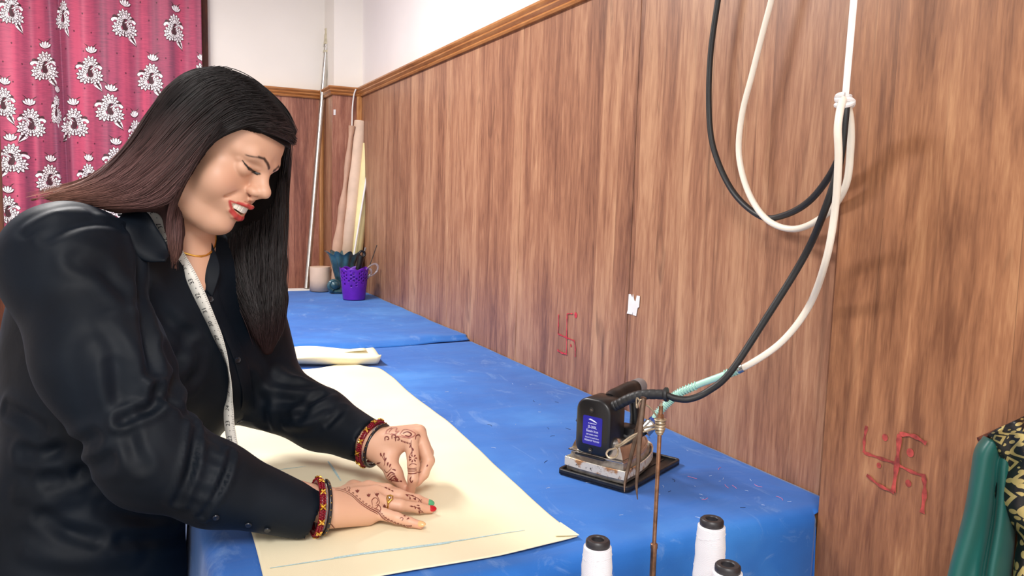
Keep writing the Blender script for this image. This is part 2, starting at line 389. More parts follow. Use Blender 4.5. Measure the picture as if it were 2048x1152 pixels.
def sprig_polys():
    LY = [0]; out = []                                 # (layer, is_white, polygon): outlined petals stacked in order
    def leaf_(c, ang, ln, wd):
        u = V(math.cos(ang), math.sin(ang)); LY[0] += 1; out.append((False, (petal(c-u*0.006, ang, ln+0.018, wd+0.022), petal(c, ang, ln, wd)), LY[0])); out.append((True, petal(c, ang, ln, wd), LY[0]))
    def bloom(c, o, r):
        LY[0] = 4; c = V(*c); uo = V(math.cos(o), math.sin(o)); base = c-r*0.75*uo
        for rowk, (n1, spread, ln, wd) in enumerate(((9, 120, 1.62, 0.50), (7, 96, 1.22, 0.44), (5, 66, 0.85, 0.36))):
            for i in sorted(range(n1), key=lambda i: -abs(i-(n1-1)/2)):
                a = o+math.radians(-spread+2*spread*i/(n1-1)); leaf_(base-uo*0.10*r*rowk, a, r*ln*(1-0.22*abs(i-(n1-1)/2)/(n1/2)), r*wd)
    out.append((False, strip2([(0.02, 0.56), (-0.01, 0.40), (0.05, 0.2), (0.2, 0.0)], [0.02, 0.07, 0.11, 0.03])))
    out.append((False, strip2([(0.06, 0.2), (0.17, 0.03), (0.27, -0.1)], [0.04, 0.10, 0.0])))
    out.append((True, strip2([(0.05, 0.16), (0.13, 0.04), (0.26, -0.07)], [0.005, 0.05, 0.0]))); out.append((True, strip2([(0.15, 0.16), (0.22, 0.06), (0.26, -0.05)], [0.005, 0.035, 0.0])))
    for sx in (-1, 1):
        c = [(0.02*sx, 0.36), (0.13*sx, 0.43), (0.22*sx, 0.43), (0.26*sx, 0.39), (0.23*sx, 0.36)]
        out.append((False, strip2(c, [0.02, 0.050, 0.046, 0.036, 0.02]))); out.append((True, strip2(c, [0.005, 0.026, 0.022, 0.014, 0.006])))
        c = [(0.04*sx, 0.42), (0.16*sx, 0.49), (0.22*sx, 0.48), (0.22*sx, 0.45)]; out.append((False, strip2(c, [0.012, 0.018, 0.018, 0.01])))
    bloom((-0.155, 0.20), 3.55, 0.120); bloom((0.185, 0.19), 5.85, 0.120); bloom((0.01, 0.55), 1.8, 0.115)
    for i in (0, 4, 1, 3, 2): leaf_(V(0.04, 0.69), 1.45+math.radians(-50+25*i), 0.15, 0.05)
    for i in (0, 3): out.append((False, strip2([(0.04, 0.75), (0.04+0.05*(i-1.5), 0.85), (0.04+0.09*(i-1.5), 0.89)], [0.012, 0.014, 0.004])))
    return [(q[0], q[1], q[2] if len(q) > 2 else (1 if not q[0] else 3)) for q in out]
POLY = sprig_polys()
def sprig(cx_, cz_, h, flip, rot, squash=1.0):
    def geo(white):
        vs, fs = [], []
        def put(q, k):
            x, z = (q[0]*flip*squash)*h, (q[1]-0.4)*h; x, z = x*math.cos(rot)-z*math.sin(rot), x*math.sin(rot)+z*math.cos(rot)
            X = min(CX1-0.001, max(CX0+0.001, cx_+x)); Z = cz_+z; vs.append((X, curt_y(X, Z)-0.0024-0.00018*k, Z))
        for wh, p, k in POLY:
            if wh != white: continue
            o = len(vs)
            if isinstance(p, tuple):                    # outline: a ring between two polygons
                m_ = len(p[0])
                for q in list(p[0])+list(p[1]): put(q, k)
                for i in range(m_): fs.append((o+i, o+(i+1) % m_, o+m_+(i+1) % m_, o+m_+i))
                continue
            m_ = len(p); cxy = np.mean(np.array(p, float), axis=0); put(cxy, k)
            for q in p: put(cxy+(V(*q)-cxy)*0.5, k)
            for q in p: put(q, k)
            for i in range(m_):
                j = (i+1) % m_; fs.append((o, o+1+i, o+1+j)); fs.append((o+1+i, o+1+m_+i, o+1+m_+j, o+1+j))
        return vs, fs
    d = obj('flower_sprig', geo(False), M['print_dark'], cur, smooth=False, solid=-1)
    d['kind'] = 'stuff'; obj('white_petals', geo(True), M['print_white'], d, smooth=False, solid=-1)['kind'] = 'stuff'
SPR = [(22, 15, 1, .8), (125, 25, 1, .5), (247, 42, 1, .95), (347, 52, 1, .8), (87, 127, 1, 1), (178, 135, 1, 1), (300, 150, 1, 1), (400, 150, 1, .9), (6, 200, 1, .9), (64, 240, -1, 1), (113, 215, 1, .35),
       (151, 240, -1, 1), (218, 212, 1, 1.1), (274, 262, -1, .7), (28, 312, -1, 1.1), (97, 352, 1, 1), (175, 350, 1, .8), (230, 318, 1, 1), (14, 415, 1, 1), (128, 420, -1, .5), (70, 480, -1, 1), (215, 430, 1, 1), (300, 400, -1, 1), (365, 300, 1, .9),
       (160, 540, 1, 1), (265, 540, 1, 1), (20, 560, 1, 1), (360, 480, 1, 1), (110, 640, -1, 1), (240, 650, -1, 1)]
for px, py, fl, sq in SPR:
    p = at_y(px, py, CY); sprig(p[0], p[2], 0.225, fl, random.uniform(-0.05, 0.05), 0.92*sq)

# ------------------------------------------------------------------ tables and blue covers
M['table_wood'] = wood('table_wood', (srgb(90, 60, 38), srgb(140, 98, 62), srgb(170, 126, 84)), (1, 0, 0), (0, 1, 0), seed=8)
def blue_cloth():
    m, b, n = new_mat('blue_cotton'); L = m.node_tree.links
    v = n.mapped(); big = n.noise(v, 2.6, 4, 0.6); scuff = n.noise(n.mapped((14, 5, 14)), 1, 5, 0.7, 1.5); wv = n.noise(v, 900, 2)
    col = n.ramp(big, [(0.32, srgb(16, 88, 172)), (0.55, srgb(28, 106, 192)), (0.72, srgb(56, 132, 212))])
    chalk = n.ramp(scuff, [(0.58, (0, 0, 0)), (0.80, (0.42,)*3)])
    col = n.mix(chalk, col, srgb(150, 182, 222))
    L.new(col, b.inputs['Base Color']); b.inputs['Roughness'].default_value = 0.85
    b.inputs['Sheen Weight'].default_value = 0.15
    wr_ = n.noise(n.mapped((5, 9, 5)), 1, 3, 0.5, 0.8)
    L.new(n.bump(n.math('ADD', n.math('MULTIPLY', wv, 0.06), wr_), 0.35, 0.012), b.inputs['Normal'])
    return m
M['blue'] = blue_cloth()
TX0, TY0, TYS, TY1 = 0.075, 0.885, 2.555, 4.05
def table(label, y0, y1, top, x0, x1):
    t = thing('cutting_table', label, 'table', ((x0+x1)/2, (y0+y1)/2, 0))
    obj('tabletop', box(((x0+x1)/2, (y0+y1)/2, top-0.02), (x1-x0, y1-y0, 0.036), 0.003), M['table_wood'], t)
    obj('apron', box(((x0+x1)/2, (y0+y1)/2, top-0.085), (x1-x0-0.12, y1-y0-0.12, 0.09), 0.003), M['table_wood'], t)
    for sx in (x0+0.06, x1-0.06):
        for sy in (y0+0.07, y1-0.07): obj('leg', box((sx, sy, (top-0.04)/2), (0.055, 0.055, top-0.04), 0.004), M['table_wood'], t)
    return t
table('near cutting table standing under the blue cotton cover', TY0+0.012, TYS-0.03, TZ-0.004, TX0+0.012, XW-0.008)
table('far cutting table in the corner under the blue cotton cover', TYS+0.01, TY1-0.01, TZ+0.006, TX0+0.012, XW-0.008)
def wrink(x, y, a=0.0022):
    p = Vector((x*3.1, y*4.3, 0.3)); q = Vector((x*9, y*15, 2.2))
    return a*(mnoise.noise(p)+0.45*mnoise.noise(q))
def cover_near(s, t):
    # s across from the left edge, t away from the near edge; negative runs down the side
    x = TX0+max(s, 0)+(0.022 if s < 0 else 0.022*max(0, 1-s/0.05)); y = TY0+max(t, 0)+(0.022 if t < 0 else 0.022*max(0, 1-t/0.05)); z = TZ+wrink(x, y)
    def drop(d, R=0.022):
        if d > R*1.57: return R, R+(d-R*1.57)
        a = d/R; return R*math.sin(a), R*(1-math.cos(a))
    if t < 0:
        o, dn = drop(-t); k = min(1, max(0, (-t-0.03)/0.25))
        y -= o+k*(0.016*math.sin(x*17+0.6)+0.010*math.sin(x*39+2)+0.016); z -= dn
        z += 0.006*math.sin(x*11)*k
    if s < 0:
        o, dn = drop(-s); k = min(1, max(0, (-s-0.03)/0.25))
        x -= o+k*(0.012*math.sin(y*19)+0.012); z -= dn if t >= 0 else 0
    if t >= 0 and y > TYS-0.05: z -= 0.004
    xr = XW-0.0025
    if y < NY+0.004: xr = NX-0.004
    return (min(x, xr), y, z)
g = grid(cover_near, 150, 190, -0.42, XW-TX0, -0.5, TYS-TY0+0.005)
tag(obj('table_cover', g, M['blue'], angle=180, solid=0.0015), 'blue cotton cover draped over the near end of the cutting table', 'table cover')
def cover_far(s, t):
    x = TX0+max(s, 0); y = TYS-0.015+max(t, 0)
    z = TZ+0.014+wrink(x, y, 0.003)
    if t < 0:
        a = min(1, -t/0.03); z -= 0.0125*a; y -= -t+0.01*math.sin(x*9+1)*1.0
    y += 0.012*math.sin(x*7.0)*math.exp(-max(t, 0)/0.05)
    z += 0.004*math.exp(-((t-0.02)/0.02)**2)*(0.5+0.5*math.sin(x*5+1)) + 0.006*math.exp(-((x-0.93)/0.05)**2-((t-0.03)/0.06)**2)
    if s < 0:
        k = min(1, -s/0.03); x -= 0.02*k; z -= max(0, -s-0.01)
    return (min(x, XW-0.0025), y, z)
g = grid(cover_far, 110, 120, -0.36, XW-TX0, -0.035, TY1-TYS+0.012)
tag(obj('table_cover', g, M['blue'], angle=180, solid=0.0015), 'blue cotton cover on the far end of the table below the curtain and vase', 'table cover')
tag(obj('white_batten', box((0.50, TY1+0.055, TZ+0.004), (0.72, 0.08, 0.03), 0.003), M['white_plastic']), 'white board edge behind the far end of the blue table', 'board')
tag(obj('batten_support', box((0.50, TY1+0.055, (TZ-0.011)/2), (0.60, 0.05, TZ-0.011), 0.003), M['table_wood']), 'plain wooden board carrying the white board edge', 'board')

# loose threads and lint on the blue cover
m_l = simple('lint_white', srgb(190, 206, 230), 0.8); m_d = simple('lint_dark', srgb(24, 30, 60), 0.8); m_p = simple('lint_pink', srgb(190, 120, 160), 0.8)
def lint(name, mat, label, pts, rng, ln, r):
    gs = []
    for x, y in pts:
        a = rng.uniform(0, math.pi); c = rng.uniform(-1.0, 1.0); l = rng.uniform(*ln); p = []
        for i in range(4):
            t = i/3-0.5; p.append((x+math.cos(a)*l*t-math.sin(a)*c*l*t*t, y+math.sin(a)*l*t+math.cos(a)*c*l*t*t, TZ+wrink(x, y)+0.0012))
        gs.append(tube(p, r, 4))
    o = obj(name, join(*gs), mat); tag(o, label, 'lint', kind='stuff')
rg = random.Random(5)
pt = [(rg.uniform(0.63, 1.05), rg.uniform(0.93, 1.9)) for _ in range(26)]+[(rg.uniform(0.80, 1.0), rg.uniform(0.93, 1.08)) for _ in range(9)]
lint('loose_threads', m_l, 'white thread ends and lint scattered on the blue cover', pt, rg, (0.003, 0.011), 0.00035)
lint('loose_threads', m_d, 'dark snippets of thread scattered on the blue cover', [(rg.uniform(0.64, 1.0), rg.uniform(0.92, 1.7)) for _ in range(14)]+[(rg.uniform(0.45, 0.9), rg.uniform(2.6, 3.3)) for _ in range(9)], rg, (0.004, 0.016), 0.00045)
lint('loose_threads', m_p, 'pink snippets of thread near the wall edge', [(rg.uniform(0.86, 1.04), rg.uniform(0.91, 1.25)) for _ in range(7)], rg, (0.006, 0.02), 0.0006)

# ------------------------------------------------------------------ cream cloth being marked
def cream():
    m, b, n = new_mat('cream_cotton'); L = m.node_tree.links
    v = n.mapped(); big = n.noise(v, 3, 3); wv = n.noise(v, 1100, 2)
    col = n.ramp(big, [(0.3, srgb(234, 224, 190)), (0.7, srgb(243, 235, 206))])
    L.new(col, b.inputs['Base Color']); b.inputs['Roughness'].default_value = 0.8
    wr_ = n.noise(n.mapped((4, 2.2, 4)), 1, 3, 0.5, 0.6)
    L.new(n.bump(n.math('ADD', n.math('MULTIPLY', wv, 0.05), wr_), 0.3, 0.012), b.inputs['Normal'])
    return m
M['cream'] = cream()
M['chalk_blue'] = simple('blue_chalk', srgb(184, 214, 218), 0.9, var=0.1, vscale=300)
cl = [at_z(px, py, TZ)[:2] for px, py in [(1155, 1078), (1118, 1050), (1060, 1000), (1000, 945), (960, 905), (900, 850), (870, 828), (820, 790), (790, 762), (762, 742)]]
right = catmull([V(a[0], a[1]) for a in cl]+[V(0.600, 2.18), V(0.560, 2.245)], 6)
near = catmull([V(*at_z(px, py, TZ)[:2]) for px, py in [(1155, 1078), (1112, 1090), (1000, 1116), (800, 1151)]]+[V(0.22, 0.936), V(0.134, 0.938)], 6)
def cloth_xy(u, t):
    """u 0 left .. 1 right edge, t 0 near .. 1 far"""
    r = right[0]*0; k = t*(len(right)-1); i = min(int(k), len(right)-2); R_ = right[i]*(1-k+i)+right[i+1]*(k-i)
    kk = (1-u)*(len(near)-1); j = min(int(kk), len(near)-2); Nn = near[j]*(1-kk+j)+near[j+1]*(kk-j)
    Lf = V(0.134+0.006*math.sin(t*9), 0.938+t*(2.20-0.938)); Fr = Lf*0
    Lt = V(0.14, 2.20); far = Lt*(1-u)+right[-1]*u+V(0, 0.02*math.sin(u*7))
    p00, p10, p01, p11 = near[-1], right[0], Lt, right[-1]
    c = (1-u)*Lf+u*R_+(1-t)*Nn+t*far-((1-u)*(1-t)*p00+u*(1-t)*p10+(1-u)*t*p01+u*t*p11)
    return c
def cloth_z(x, y, u=0.5, t=0.5):
    z = TZ+0.0045+wrink(x, y)+0.0028*max(0, mnoise.noise(Vector((x*7+y*2, y*3.2, 5))))
    z += 0.0035*math.exp(-((x-0.30-0.33*(y-1.35))/0.018)**2)*math.exp(-((y-1.6)/0.25)**2)
    z += 0.010*max(0, (t-0.86)/0.14)**2*(0.5+0.5*math.sin(u*6))
    return z
def clothf(u, t):
    c = cloth_xy(u, t); return (c[0], c[1], cloth_z(c[0], c[1], u, t))
fab = thing('marked_fabric', 'cream cotton cloth spread on the blue table under the hands', 'fabric', (0.36, 1.5, TZ))
obj('cloth', grid(clothf, 80, 190), M['cream'], fab, angle=180, solid=0.0012)
# turned-up edge lying under the sharp right-hand corner
e = [at_z(px, py, TZ)[:2] for px, py in [(1120, 1052), (1158, 1079), (1110, 1081)]]
obj('folded_corner', ([(p[0], p[1], TZ+0.0062+0.0006*i) for i, p in enumerate(e)], [(0, 1, 2)]), M['cream'], fab, smooth=False, solid=0.001)
def chalk(px0, px1, wd, name='chalk_line'):
    a, b_ = at_z(*px0, TZ)[:2], at_z(*px1, TZ)[:2]; d = nrm(b_-a); nn_ = V(-d[1], d[0]); vs = []; k = 24
    for i in range(k+1):
        p = a+(b_-a)*i/k; w_ = wd*(0.2+0.45*math.sin(math.pi*min(1, max(0, 0.08+0.9*i/k))))
        for s in (-1, 1):
            q = p+nn_*s*w_/2; vs.append((q[0], q[1], cloth_z(q[0], q[1])+0.0012))
    return obj(name, (vs, [(2*i, 2*i+1, 2*i+3, 2*i+2) for i in range(k)]), M['chalk_blue'], fab, solid=-1)
chalk((540, 1143), (1050, 1068), 0.006); chalk((668, 1123), (900, 1092), 0.010); chalk((545, 946), (612, 938), 0.004); chalk((656, 930), (682, 968), 0.007); chalk((715, 826), (738, 823), 0.002)
# folded length of the same cloth lying across behind it
ft = thing('folded_fabric', 'folded strip of cream cloth lying behind the spread cloth', 'fabric', (0.42, 2.36, TZ))
def fold_f(u, t):
    x = 0.10+0.545*u; z0 = TZ+0.004; yc = 2.375-0.085*u+0.015*math.sin(u*5)
    a = t*2*math.pi; ry, rz = 0.085-0.02*u, 0.017+0.004*math.sin(u*11+1)
    y = yc+ry*math.cos(a); z = z0+rz+rz*math.sin(a)*(1+0.35*math.cos(2*a))+0.006*math.cos(a*3+u*4)
    return (x+0.012*math.sin(a), y, max(z, z0+0.001*t))
obj('folded_layer', grid(fold_f, 46, 40), M['cream'], ft, angle=180, solid=0.0012)
def flap_f(u, t):
    x = 0.10+0.525*u; y = 2.385-0.085*u+0.06*t+0.01*math.sin(u*5)+0.02*u*t; z = TZ+0.012+0.024*math.sin(math.pi*min(1, 0.35+0.65*t))*0.9+0.003*math.sin(u*14)
    return (x, y, z)
obj('top_flap', grid(flap_f, 40, 12), M['cream'], ft, angle=180, solid=0.0012)

# ------------------------------------------------------------------ marks and tape on the boards
M['vermilion'] = simple('vermilion_paint', srgb(196, 52, 66), 0.7, var=0.25, vscale=90)
M['vermilion_dry'] = simple('vermilion_faded', srgb(168, 66, 60), 0.7, var=0.3, vscale=60)
M['paper_white'] = simple('white_paper', srgb(232, 230, 230), 0.7, var=0.03)
LAY = [0]
def wall_stroke(pts, wpx, xp, mat, parent, name='stroke'):
    LAY[0] += 1; xp = xp-0.00025*(LAY[0] % 7)
    P = [at_x(px, py, xp) for px, py in pts]; P = catmull(P, 4) if len(P) > 2 else [P[0]+(P[1]-P[0])*t for t in np.linspace(0, 1, 6)]
    P = np.array(P); T = np.gradient(P, axis=0); T /= np.linalg.norm(T, axis=1)[:, None]; vs = []
    for i, (p, t) in enumerate(zip(P, T)):
        s = np.cross(t, (1, 0, 0)); w_ = wpx*(0.85+0.3*math.sin(i*1.7))/2
        vs += [tuple(p+s*w_), tuple(p-s*w_)]
    return obj(name, (vs, [(2*i, 2*i+1, 2*i+3, 2*i+2) for i in range(len(P)-1)]), mat, parent, smooth=False, solid=-1)
def dab(px, py, r, xp, mat, parent):
    c = at_x(px, py, xp); return obj('dot', ([tuple(c+V(0, math.cos(a)*r, math.sin(a)*r*1.1)) for a in np.linspace(0, 2*math.pi, 12, endpoint=False)], [tuple(range(12))]), mat, parent, smooth=False, solid=-1)
xp = XW-0.0012
k1 = thing('painted_mark', 'small red hand-painted auspicious Hindu sign low on the boards', 'painted sign', at_x(1135, 712, xp))
S1 = lambda x, y: (1060+x/6.4, 560+y/6.4)
wall_stroke([S1(365, 440), S1(362, 560), S1(358, 690)], 0.0045, xp, M['vermilion'], k1); wall_stroke([S1(358, 690), S1(450, 730), S1(560, 775)], 0.0042, xp, M['vermilion'], k1)
wall_stroke([S1(565, 770), S1(578, 860), S1(578, 985)], 0.004, xp, M['vermilion'], k1); wall_stroke([S1(545, 430), S1(475, 432)], 0.0035, xp, M['vermilion'], k1)
wall_stroke([S1(474, 432), S1(470, 650), S1(466, 930)], 0.005, xp, M['vermilion'], k1); wall_stroke([S1(350, 895), S1(400, 930), S1(470, 950)], 0.0055, xp, M['vermilion'], k1)
dab(*S1(585, 450), 0.0075, xp, M['vermilion'], k1); dab(*S1(522, 838), 0.004, xp, M['vermilion'], k1)
xp = NX-0.0008
k2 = thing('painted_mark', 'large faded red hand-painted auspicious Hindu sign beside the green garment', 'painted sign', at_x(1795, 1030, xp))
S2 = lambda x, y: (1640+x/3.272, 800+y/3.272)
for pts, w_ in (([(305, 170), (290, 260), (288, 345)], .0055), ([(288, 345), (390, 380), (490, 415), (600, 470), (690, 500)], .0052), ([(680, 500), (685, 600), (668, 740)], .0075),
                ([(520, 225), (505, 400), (478, 600)], .0085), ([(520, 222), (610, 235), (695, 285)], .0065), ([(305, 490), (390, 560), (485, 605)], .0055)):
    wall_stroke([S2(*p) for p in pts], w_, xp, M['vermilion_dry'], k2)
dab(*S2(425, 245), 0.005, xp, M['vermilion_dry'], k2); dab(*S2(590, 345), 0.006, xp, M['vermilion_dry'], k2); dab(*S2(385, 428), 0.004, xp, M['vermilion_dry'], k2); dab(*S2(578, 545), 0.005, xp, M['vermilion_dry'], k2)
tp = [(1262, 588), (1265, 595), (1266.5, 588), (1269, 601), (1271.5, 603), (1274, 591), (1280, 592), (1278.5, 614), (1275.5, 616), (1272.5, 632), (1266, 630), (1266, 623), (1264.5, 629), (1254, 627), (1256, 620), (1258, 588)]
P_ = [at_x(a, b_, XW-0.0012) for a, b_ in tp]
g = loft([[tuple(p) for p in P_], [tuple(p-V(0.0008, 0, 0)) for p in P_]])
tag(obj('torn_tape', g, M['paper_white'], smooth=False), 'torn scrap of white tape stuck on the wooden boards', 'tape')
P_ = [at_y(a, b_, YP-0.0045) for a, b_ in [(667, 219), (671.5, 219), (671, 230), (667, 230)]]
tag(obj('torn_tape', loft([[tuple(p) for p in P_], [tuple(p-V(0, 0.0008, 0)) for p in P_]]), M['paper_white'], smooth=False), 'tiny white tape scrap on the corner pillar', 'tape')
# ------------------------------------------------------------------ things in the far corner
FZ = TZ+0.017
M['kraft'] = simple('kraft_paper', srgb(222, 194, 170), 0.7, var=0.05, vscale=12)
M['kraft_dark'] = simple('kraft_paper_brown', srgb(198, 160, 136), 0.7, var=0.06, vscale=12)
M['yellow_paper'] = simple('yellow_paper', srgb(238, 226, 168), 0.6, var=0.04, vscale=14)
M['alu'] = simple('aluminium_tube', srgb(214, 212, 206), 0.25, 1.0, var=0.06, vscale=30)
M['clear_tape'] = simple('yellowed_tape', srgb(206, 196, 168), 0.35, var=0.1)
M['teal_glaze'] = simple('teal_glaze', srgb(52, 84, 92), 0.16, var=0.35, vscale=14, **{'Coat Weight': 0.6})
M['purple'] = simple('purple_plastic', srgb(96, 26, 168), 0.35, var=0.06)
M['clear'] = simple('clear_acrylic', srgb(225, 220, 226), 0.1, var=0.02, **{'Transmission Weight': 0.75, 'IOR': 1.3})
b0 = at_y(613, 578, 4.10); b0[2] = FZ+0.0; t0 = at_y(656, 62, 4.262)
t = thing('metal_pole', 'tall silver metal pole leaning against the back wall', 'pole', b0)
ax = nrm(t0-b0)
obj('pole_tube', cyl(b0+V(0, 0, 0.004), t0, 0.0145, n=20), M['alu'], t)
obj('top_socket', tube([t0-ax*0.075, t0-ax*0.02, t0-ax*0.02, t0+ax*0.0, t0+ax*0.008], [0.0175, 0.0175, 0.0150, 0.0165, 0.0195], 18), M['clear_tape'], t)
obj('collar', tube([t0-ax*0.088, t0-ax*0.08], [0.0195, 0.0195], 18), M['alu'], t)
obj('clamp_screw', cyl(t0-ax*0.115, t0-ax*0.115+V(0.024, -0.004, 0), 0.005), M['alu'], t)
obj('collar', tube([t0-ax*0.12, t0-ax*0.108], [0.0165, 0.0165], 18), M['clear_tape'], t)
def roll(name, label, bot, top, r, mat, flare=1.0, inner=0.72, n=22):
    t = thing(name, label, 'paper roll', bot); bot, top = V(*bot), V(*top); a = nrm(top-bot)
    obj('outer_sheet', tube([bot, bot+(top-bot)*0.5, top, top, top-a*0.05], [r*flare, r, r, r*0.9, r*0.88], n, cap=False), mat, t, solid=0.0015)
    sp_ = []
    for i in range(40):
        q = i/39; ang = q*4.5*math.pi; rr = r*(0.88-0.5*q); sp_.append((rr*math.cos(ang), rr*math.sin(ang)))
    u = nrm(np.cross(a, (0, 1, 0))); v_ = np.cross(a, u)
    obj('inner_spiral', loft([[bot+u*x+v_*y+a*0.01 for x, y in sp_], [top+u*x+v_*y-a*0.004 for x, y in sp_]], closed=False), mat, t, solid=0.001)
    return t
c = at_y(640, 578, 4.02); c[2] = FZ
t = roll('cardboard_roll', 'short open roll of brown kraft paper standing beside the silver pole', c, c+V(0, 0, 0.125), 0.052, M['kraft'])
ba, ta = at_y(688, 575, 3.995), at_y(722, 243, 4.035)
ba[2] = FZ
roll('kraft_roll', 'tall brown kraft paper roll leaning in the corner, rightmost of the kraft pair', ba, ta, 0.034, M['kraft'])
bb, tb = at_y(666, 575, 4.02), at_y(704, 252, 4.02); bb[2] = FZ
t = thing('kraft_roll', 'loosely creased kraft paper roll behind the taller kraft roll', 'paper roll', bb)
pp = [bb, bb+(tb-bb)*0.3, bb+(tb-bb)*0.62, tb]
obj('outer_sheet', tube(catmull(pp, 6), [0.019+0.007*math.sin(i*0.33)+0.004*math.sin(i*1.4) for i in range(19)], 14, cap=False), M['kraft_dark'], t, solid=0.0015)
by, ty = at_y(706, 575, 3.975), at_y(737, 288, 4.0); by[2] = FZ
roll('pattern_roll', 'pale yellow pattern paper roll leaning against the wooden wall', by, ty, 0.028, M['yellow_paper'])
p1, p2 = at_y(702, 545, 3.93), at_y(745, 282, 3.97)
tag(obj('white_stick', cyl(p1, p2, 0.005, 0.0055, 10), M['white_plastic']), 'thin white stick rising from the purple cup along the yellow roll', 'stick')
p1, p2 = at_y(716, 520, 3.96), at_y(724, 470, 4.0)
tag(obj('brown_roll_end', join(cyl(p1, p2, 0.016, n=14), ring(p2, p2-p1, 0.012, 0.005)), M['kraft_dark']), 'short brown cardboard tube in the vase mouth beside the yellow roll', 'tube')
# teal vase: fluted trumpet on a scrolled foot
vc = at_y(683, 588, 3.93); vc[2] = FZ
t = thing('vase', 'dark teal glazed vase with fluted scalloped mouth and scrolled foot', 'vase', vc)
rings = []
for z, r, fl in [(0.036, 0.028, 0.0), (0.06, 0.036, 0.002), (0.10, 0.046, 0.004), (0.15, 0.056, 0.005), (0.185, 0.066, 0.007), (0.20, 0.078, 0.010), (0.206, 0.086, 0.011), (0.203, 0.083, 0.011), (0.18, 0.060, 0.006), (0.12, 0.046, 0.003), (0.07, 0.03, 0)]:
    rings.append([(vc[0]+0.010+(r+fl*math.cos(9*a))*math.cos(a)*1.05, vc[1]+(r+fl*math.cos(9*a))*math.sin(a)*0.7, vc[2]+z+(0.010*math.cos(9*a) if z > 0.19 else 0)) for a in np.linspace(0, 2*math.pi, 108, endpoint=False)])
obj('body', loft(rings, cap=False), M['teal_glaze'], t, angle=180)
obj('foot', shift(xf(lathe([(0.0, 0), (0.062, 0), (0.068, 0.008), (0.060, 0.016), (0.045, 0.022), (0.036, 0.036), (0.028, 0.05), (0.0, 0.052)], 40), Matrix.Scale(0.72, 4, (0, 1, 0))), vc), M['teal_glaze'], t)
for sx in (-1, 1):
    sc = vc+V(0.004+sx*0.046, -0.030, 0.042)
    obj('scroll', join(tube([sc+V(sx*0.030*math.cos(a)*(1-a/11), -0.004, 0.027*math.sin(a)*(1-a/11)) for a in np.linspace(-1.2, 9, 34)], [0.011*(1-i/45) for i in range(34)], 10), sphere(sc, 0.024, 16, 10, (1.1, 0.8, 1))), M['teal_glaze'], t)
# purple perforated cup
pc = at_z(708, 598, FZ); pc[2] = FZ
t = thing('pencil_cup', 'purple plastic cup with pierced lace rim on the blue table', 'cup', pc)
vs, fs = [], []; NA, NZ = 96, 34
for i in range(NZ+1):
    q = i/NZ
    for j in range(NA):
        a = 2*math.pi*j/NA; sc = 0.010*abs(math.sin(a*4)) if q > 0.9 else 0
        r = 0.051+0.016*q; vs.append((pc[0]+r*math.cos(a), pc[1]+r*math.sin(a), pc[2]+0.145*q+sc*(q-0.9)*10*0.9))
hole = lambda i, j: i > NZ*0.42 and i < NZ*0.93 and ((i+(j//3) % 2*2) % 4 in (1, 2)) and (j % 3 != 0) and (mnoise.noise(Vector((i*0.6, j*0.3, 1))) > (-0.05 if i > NZ*0.6 else 0.18))
for i in range(NZ):
    for j in range(NA):
        if not hole(i, j): fs.append((i*NA+j, i*NA+(j+1) % NA, (i+1)*NA+(j+1) % NA, (i+1)*NA+j))
obj('pierced_wall', (vs, fs), M['purple'], t, solid=0.0025, angle=180)
obj('inner_wall', shift(lathe([(0.0, 0.003), (0.046, 0.003), (0.0605, 0.128), (0.0585, 0.128), (0.044, 0.006), (0, 0.006)], 40), pc), M['purple'], t)
obj('bottom_disc', shift(lathe([(0, 0), (0.051, 0), (0.051, 0.006), (0, 0.006)], 40), pc), M['purple'], t)
# shears with clear handles and odds and ends standing in the cup
sc = pc+V(0.02, 0.0, 0.02)
t = thing('scissors', 'scissors with clear plastic handles standing in the purple cup', 'scissors', pc+V(0.02, 0, 0.012))
h1, h2 = at_y(744, 540, pc[1]), at_y(733, 548, pc[1]-0.01)
hd = nrm(V(0.2, 0, 0.97))
for h_, rr in ((h1, 0.022), (h2, 0.018)):
    obj('handle', xf(ring((0, 0, 0), (0, 1, 0), rr, 0.0035, 28), frame(h_, V(0.6, 0, -0.6), V(0, 1, 0)) @ Matrix.Scale(1.6, 4, (0, 0, 1))), M['clear'], t)
    obj('blade', cyl(h_+V(-0.01, 0, -0.02), pc+V(0.02, 0, 0.012), 0.005, 0.002, 8), M['steel'], t)
q0 = pc+V(0.03, 0.02, 0.012)
tag(obj('knitting_needle', cyl(q0, at_y(754, 490, pc[1]+0.03), 0.0022, 0.002, 8), M['black_rubber']), 'thin dark rod slanting out of the purple cup to the right', 'rod')
tag(obj('black_handle_tool', join(tube([pc+V(-0.005, 0.02, 0.012), at_y(716, 540, pc[1]+0.02), at_y(722, 512, pc[1]+0.02)], [0.004, 0.013, 0.016], 12), ring(at_y(724, 508, pc[1]+0.02), (0, 1, 0), 0.014, 0.006)), M['black_plastic']), 'black ring-handled tool standing in the purple cup', 'tool')
tag(obj('grey_rod', cyl(pc+V(0.01, 0.03, 0.012), at_y(731, 495, pc[1]+0.045), 0.0042, n=10), M['grey_plastic']), 'short grey rod behind the black tool in the cup', 'rod')
cb = [at_y(712, 178, YP-0.03), at_y(708, 190, YP-0.022), at_y(705, 215, YP-0.016), at_y(704, 250, YP-0.014), at_y(702, 300, YP-0.014), at_y(699, 420, YP-0.014)]
tag(obj('white_cable', tube(catmull(cb, 6), 0.0038, 8), M['white_plastic']), 'white cable running down the corner of the wooden boards', 'cable')

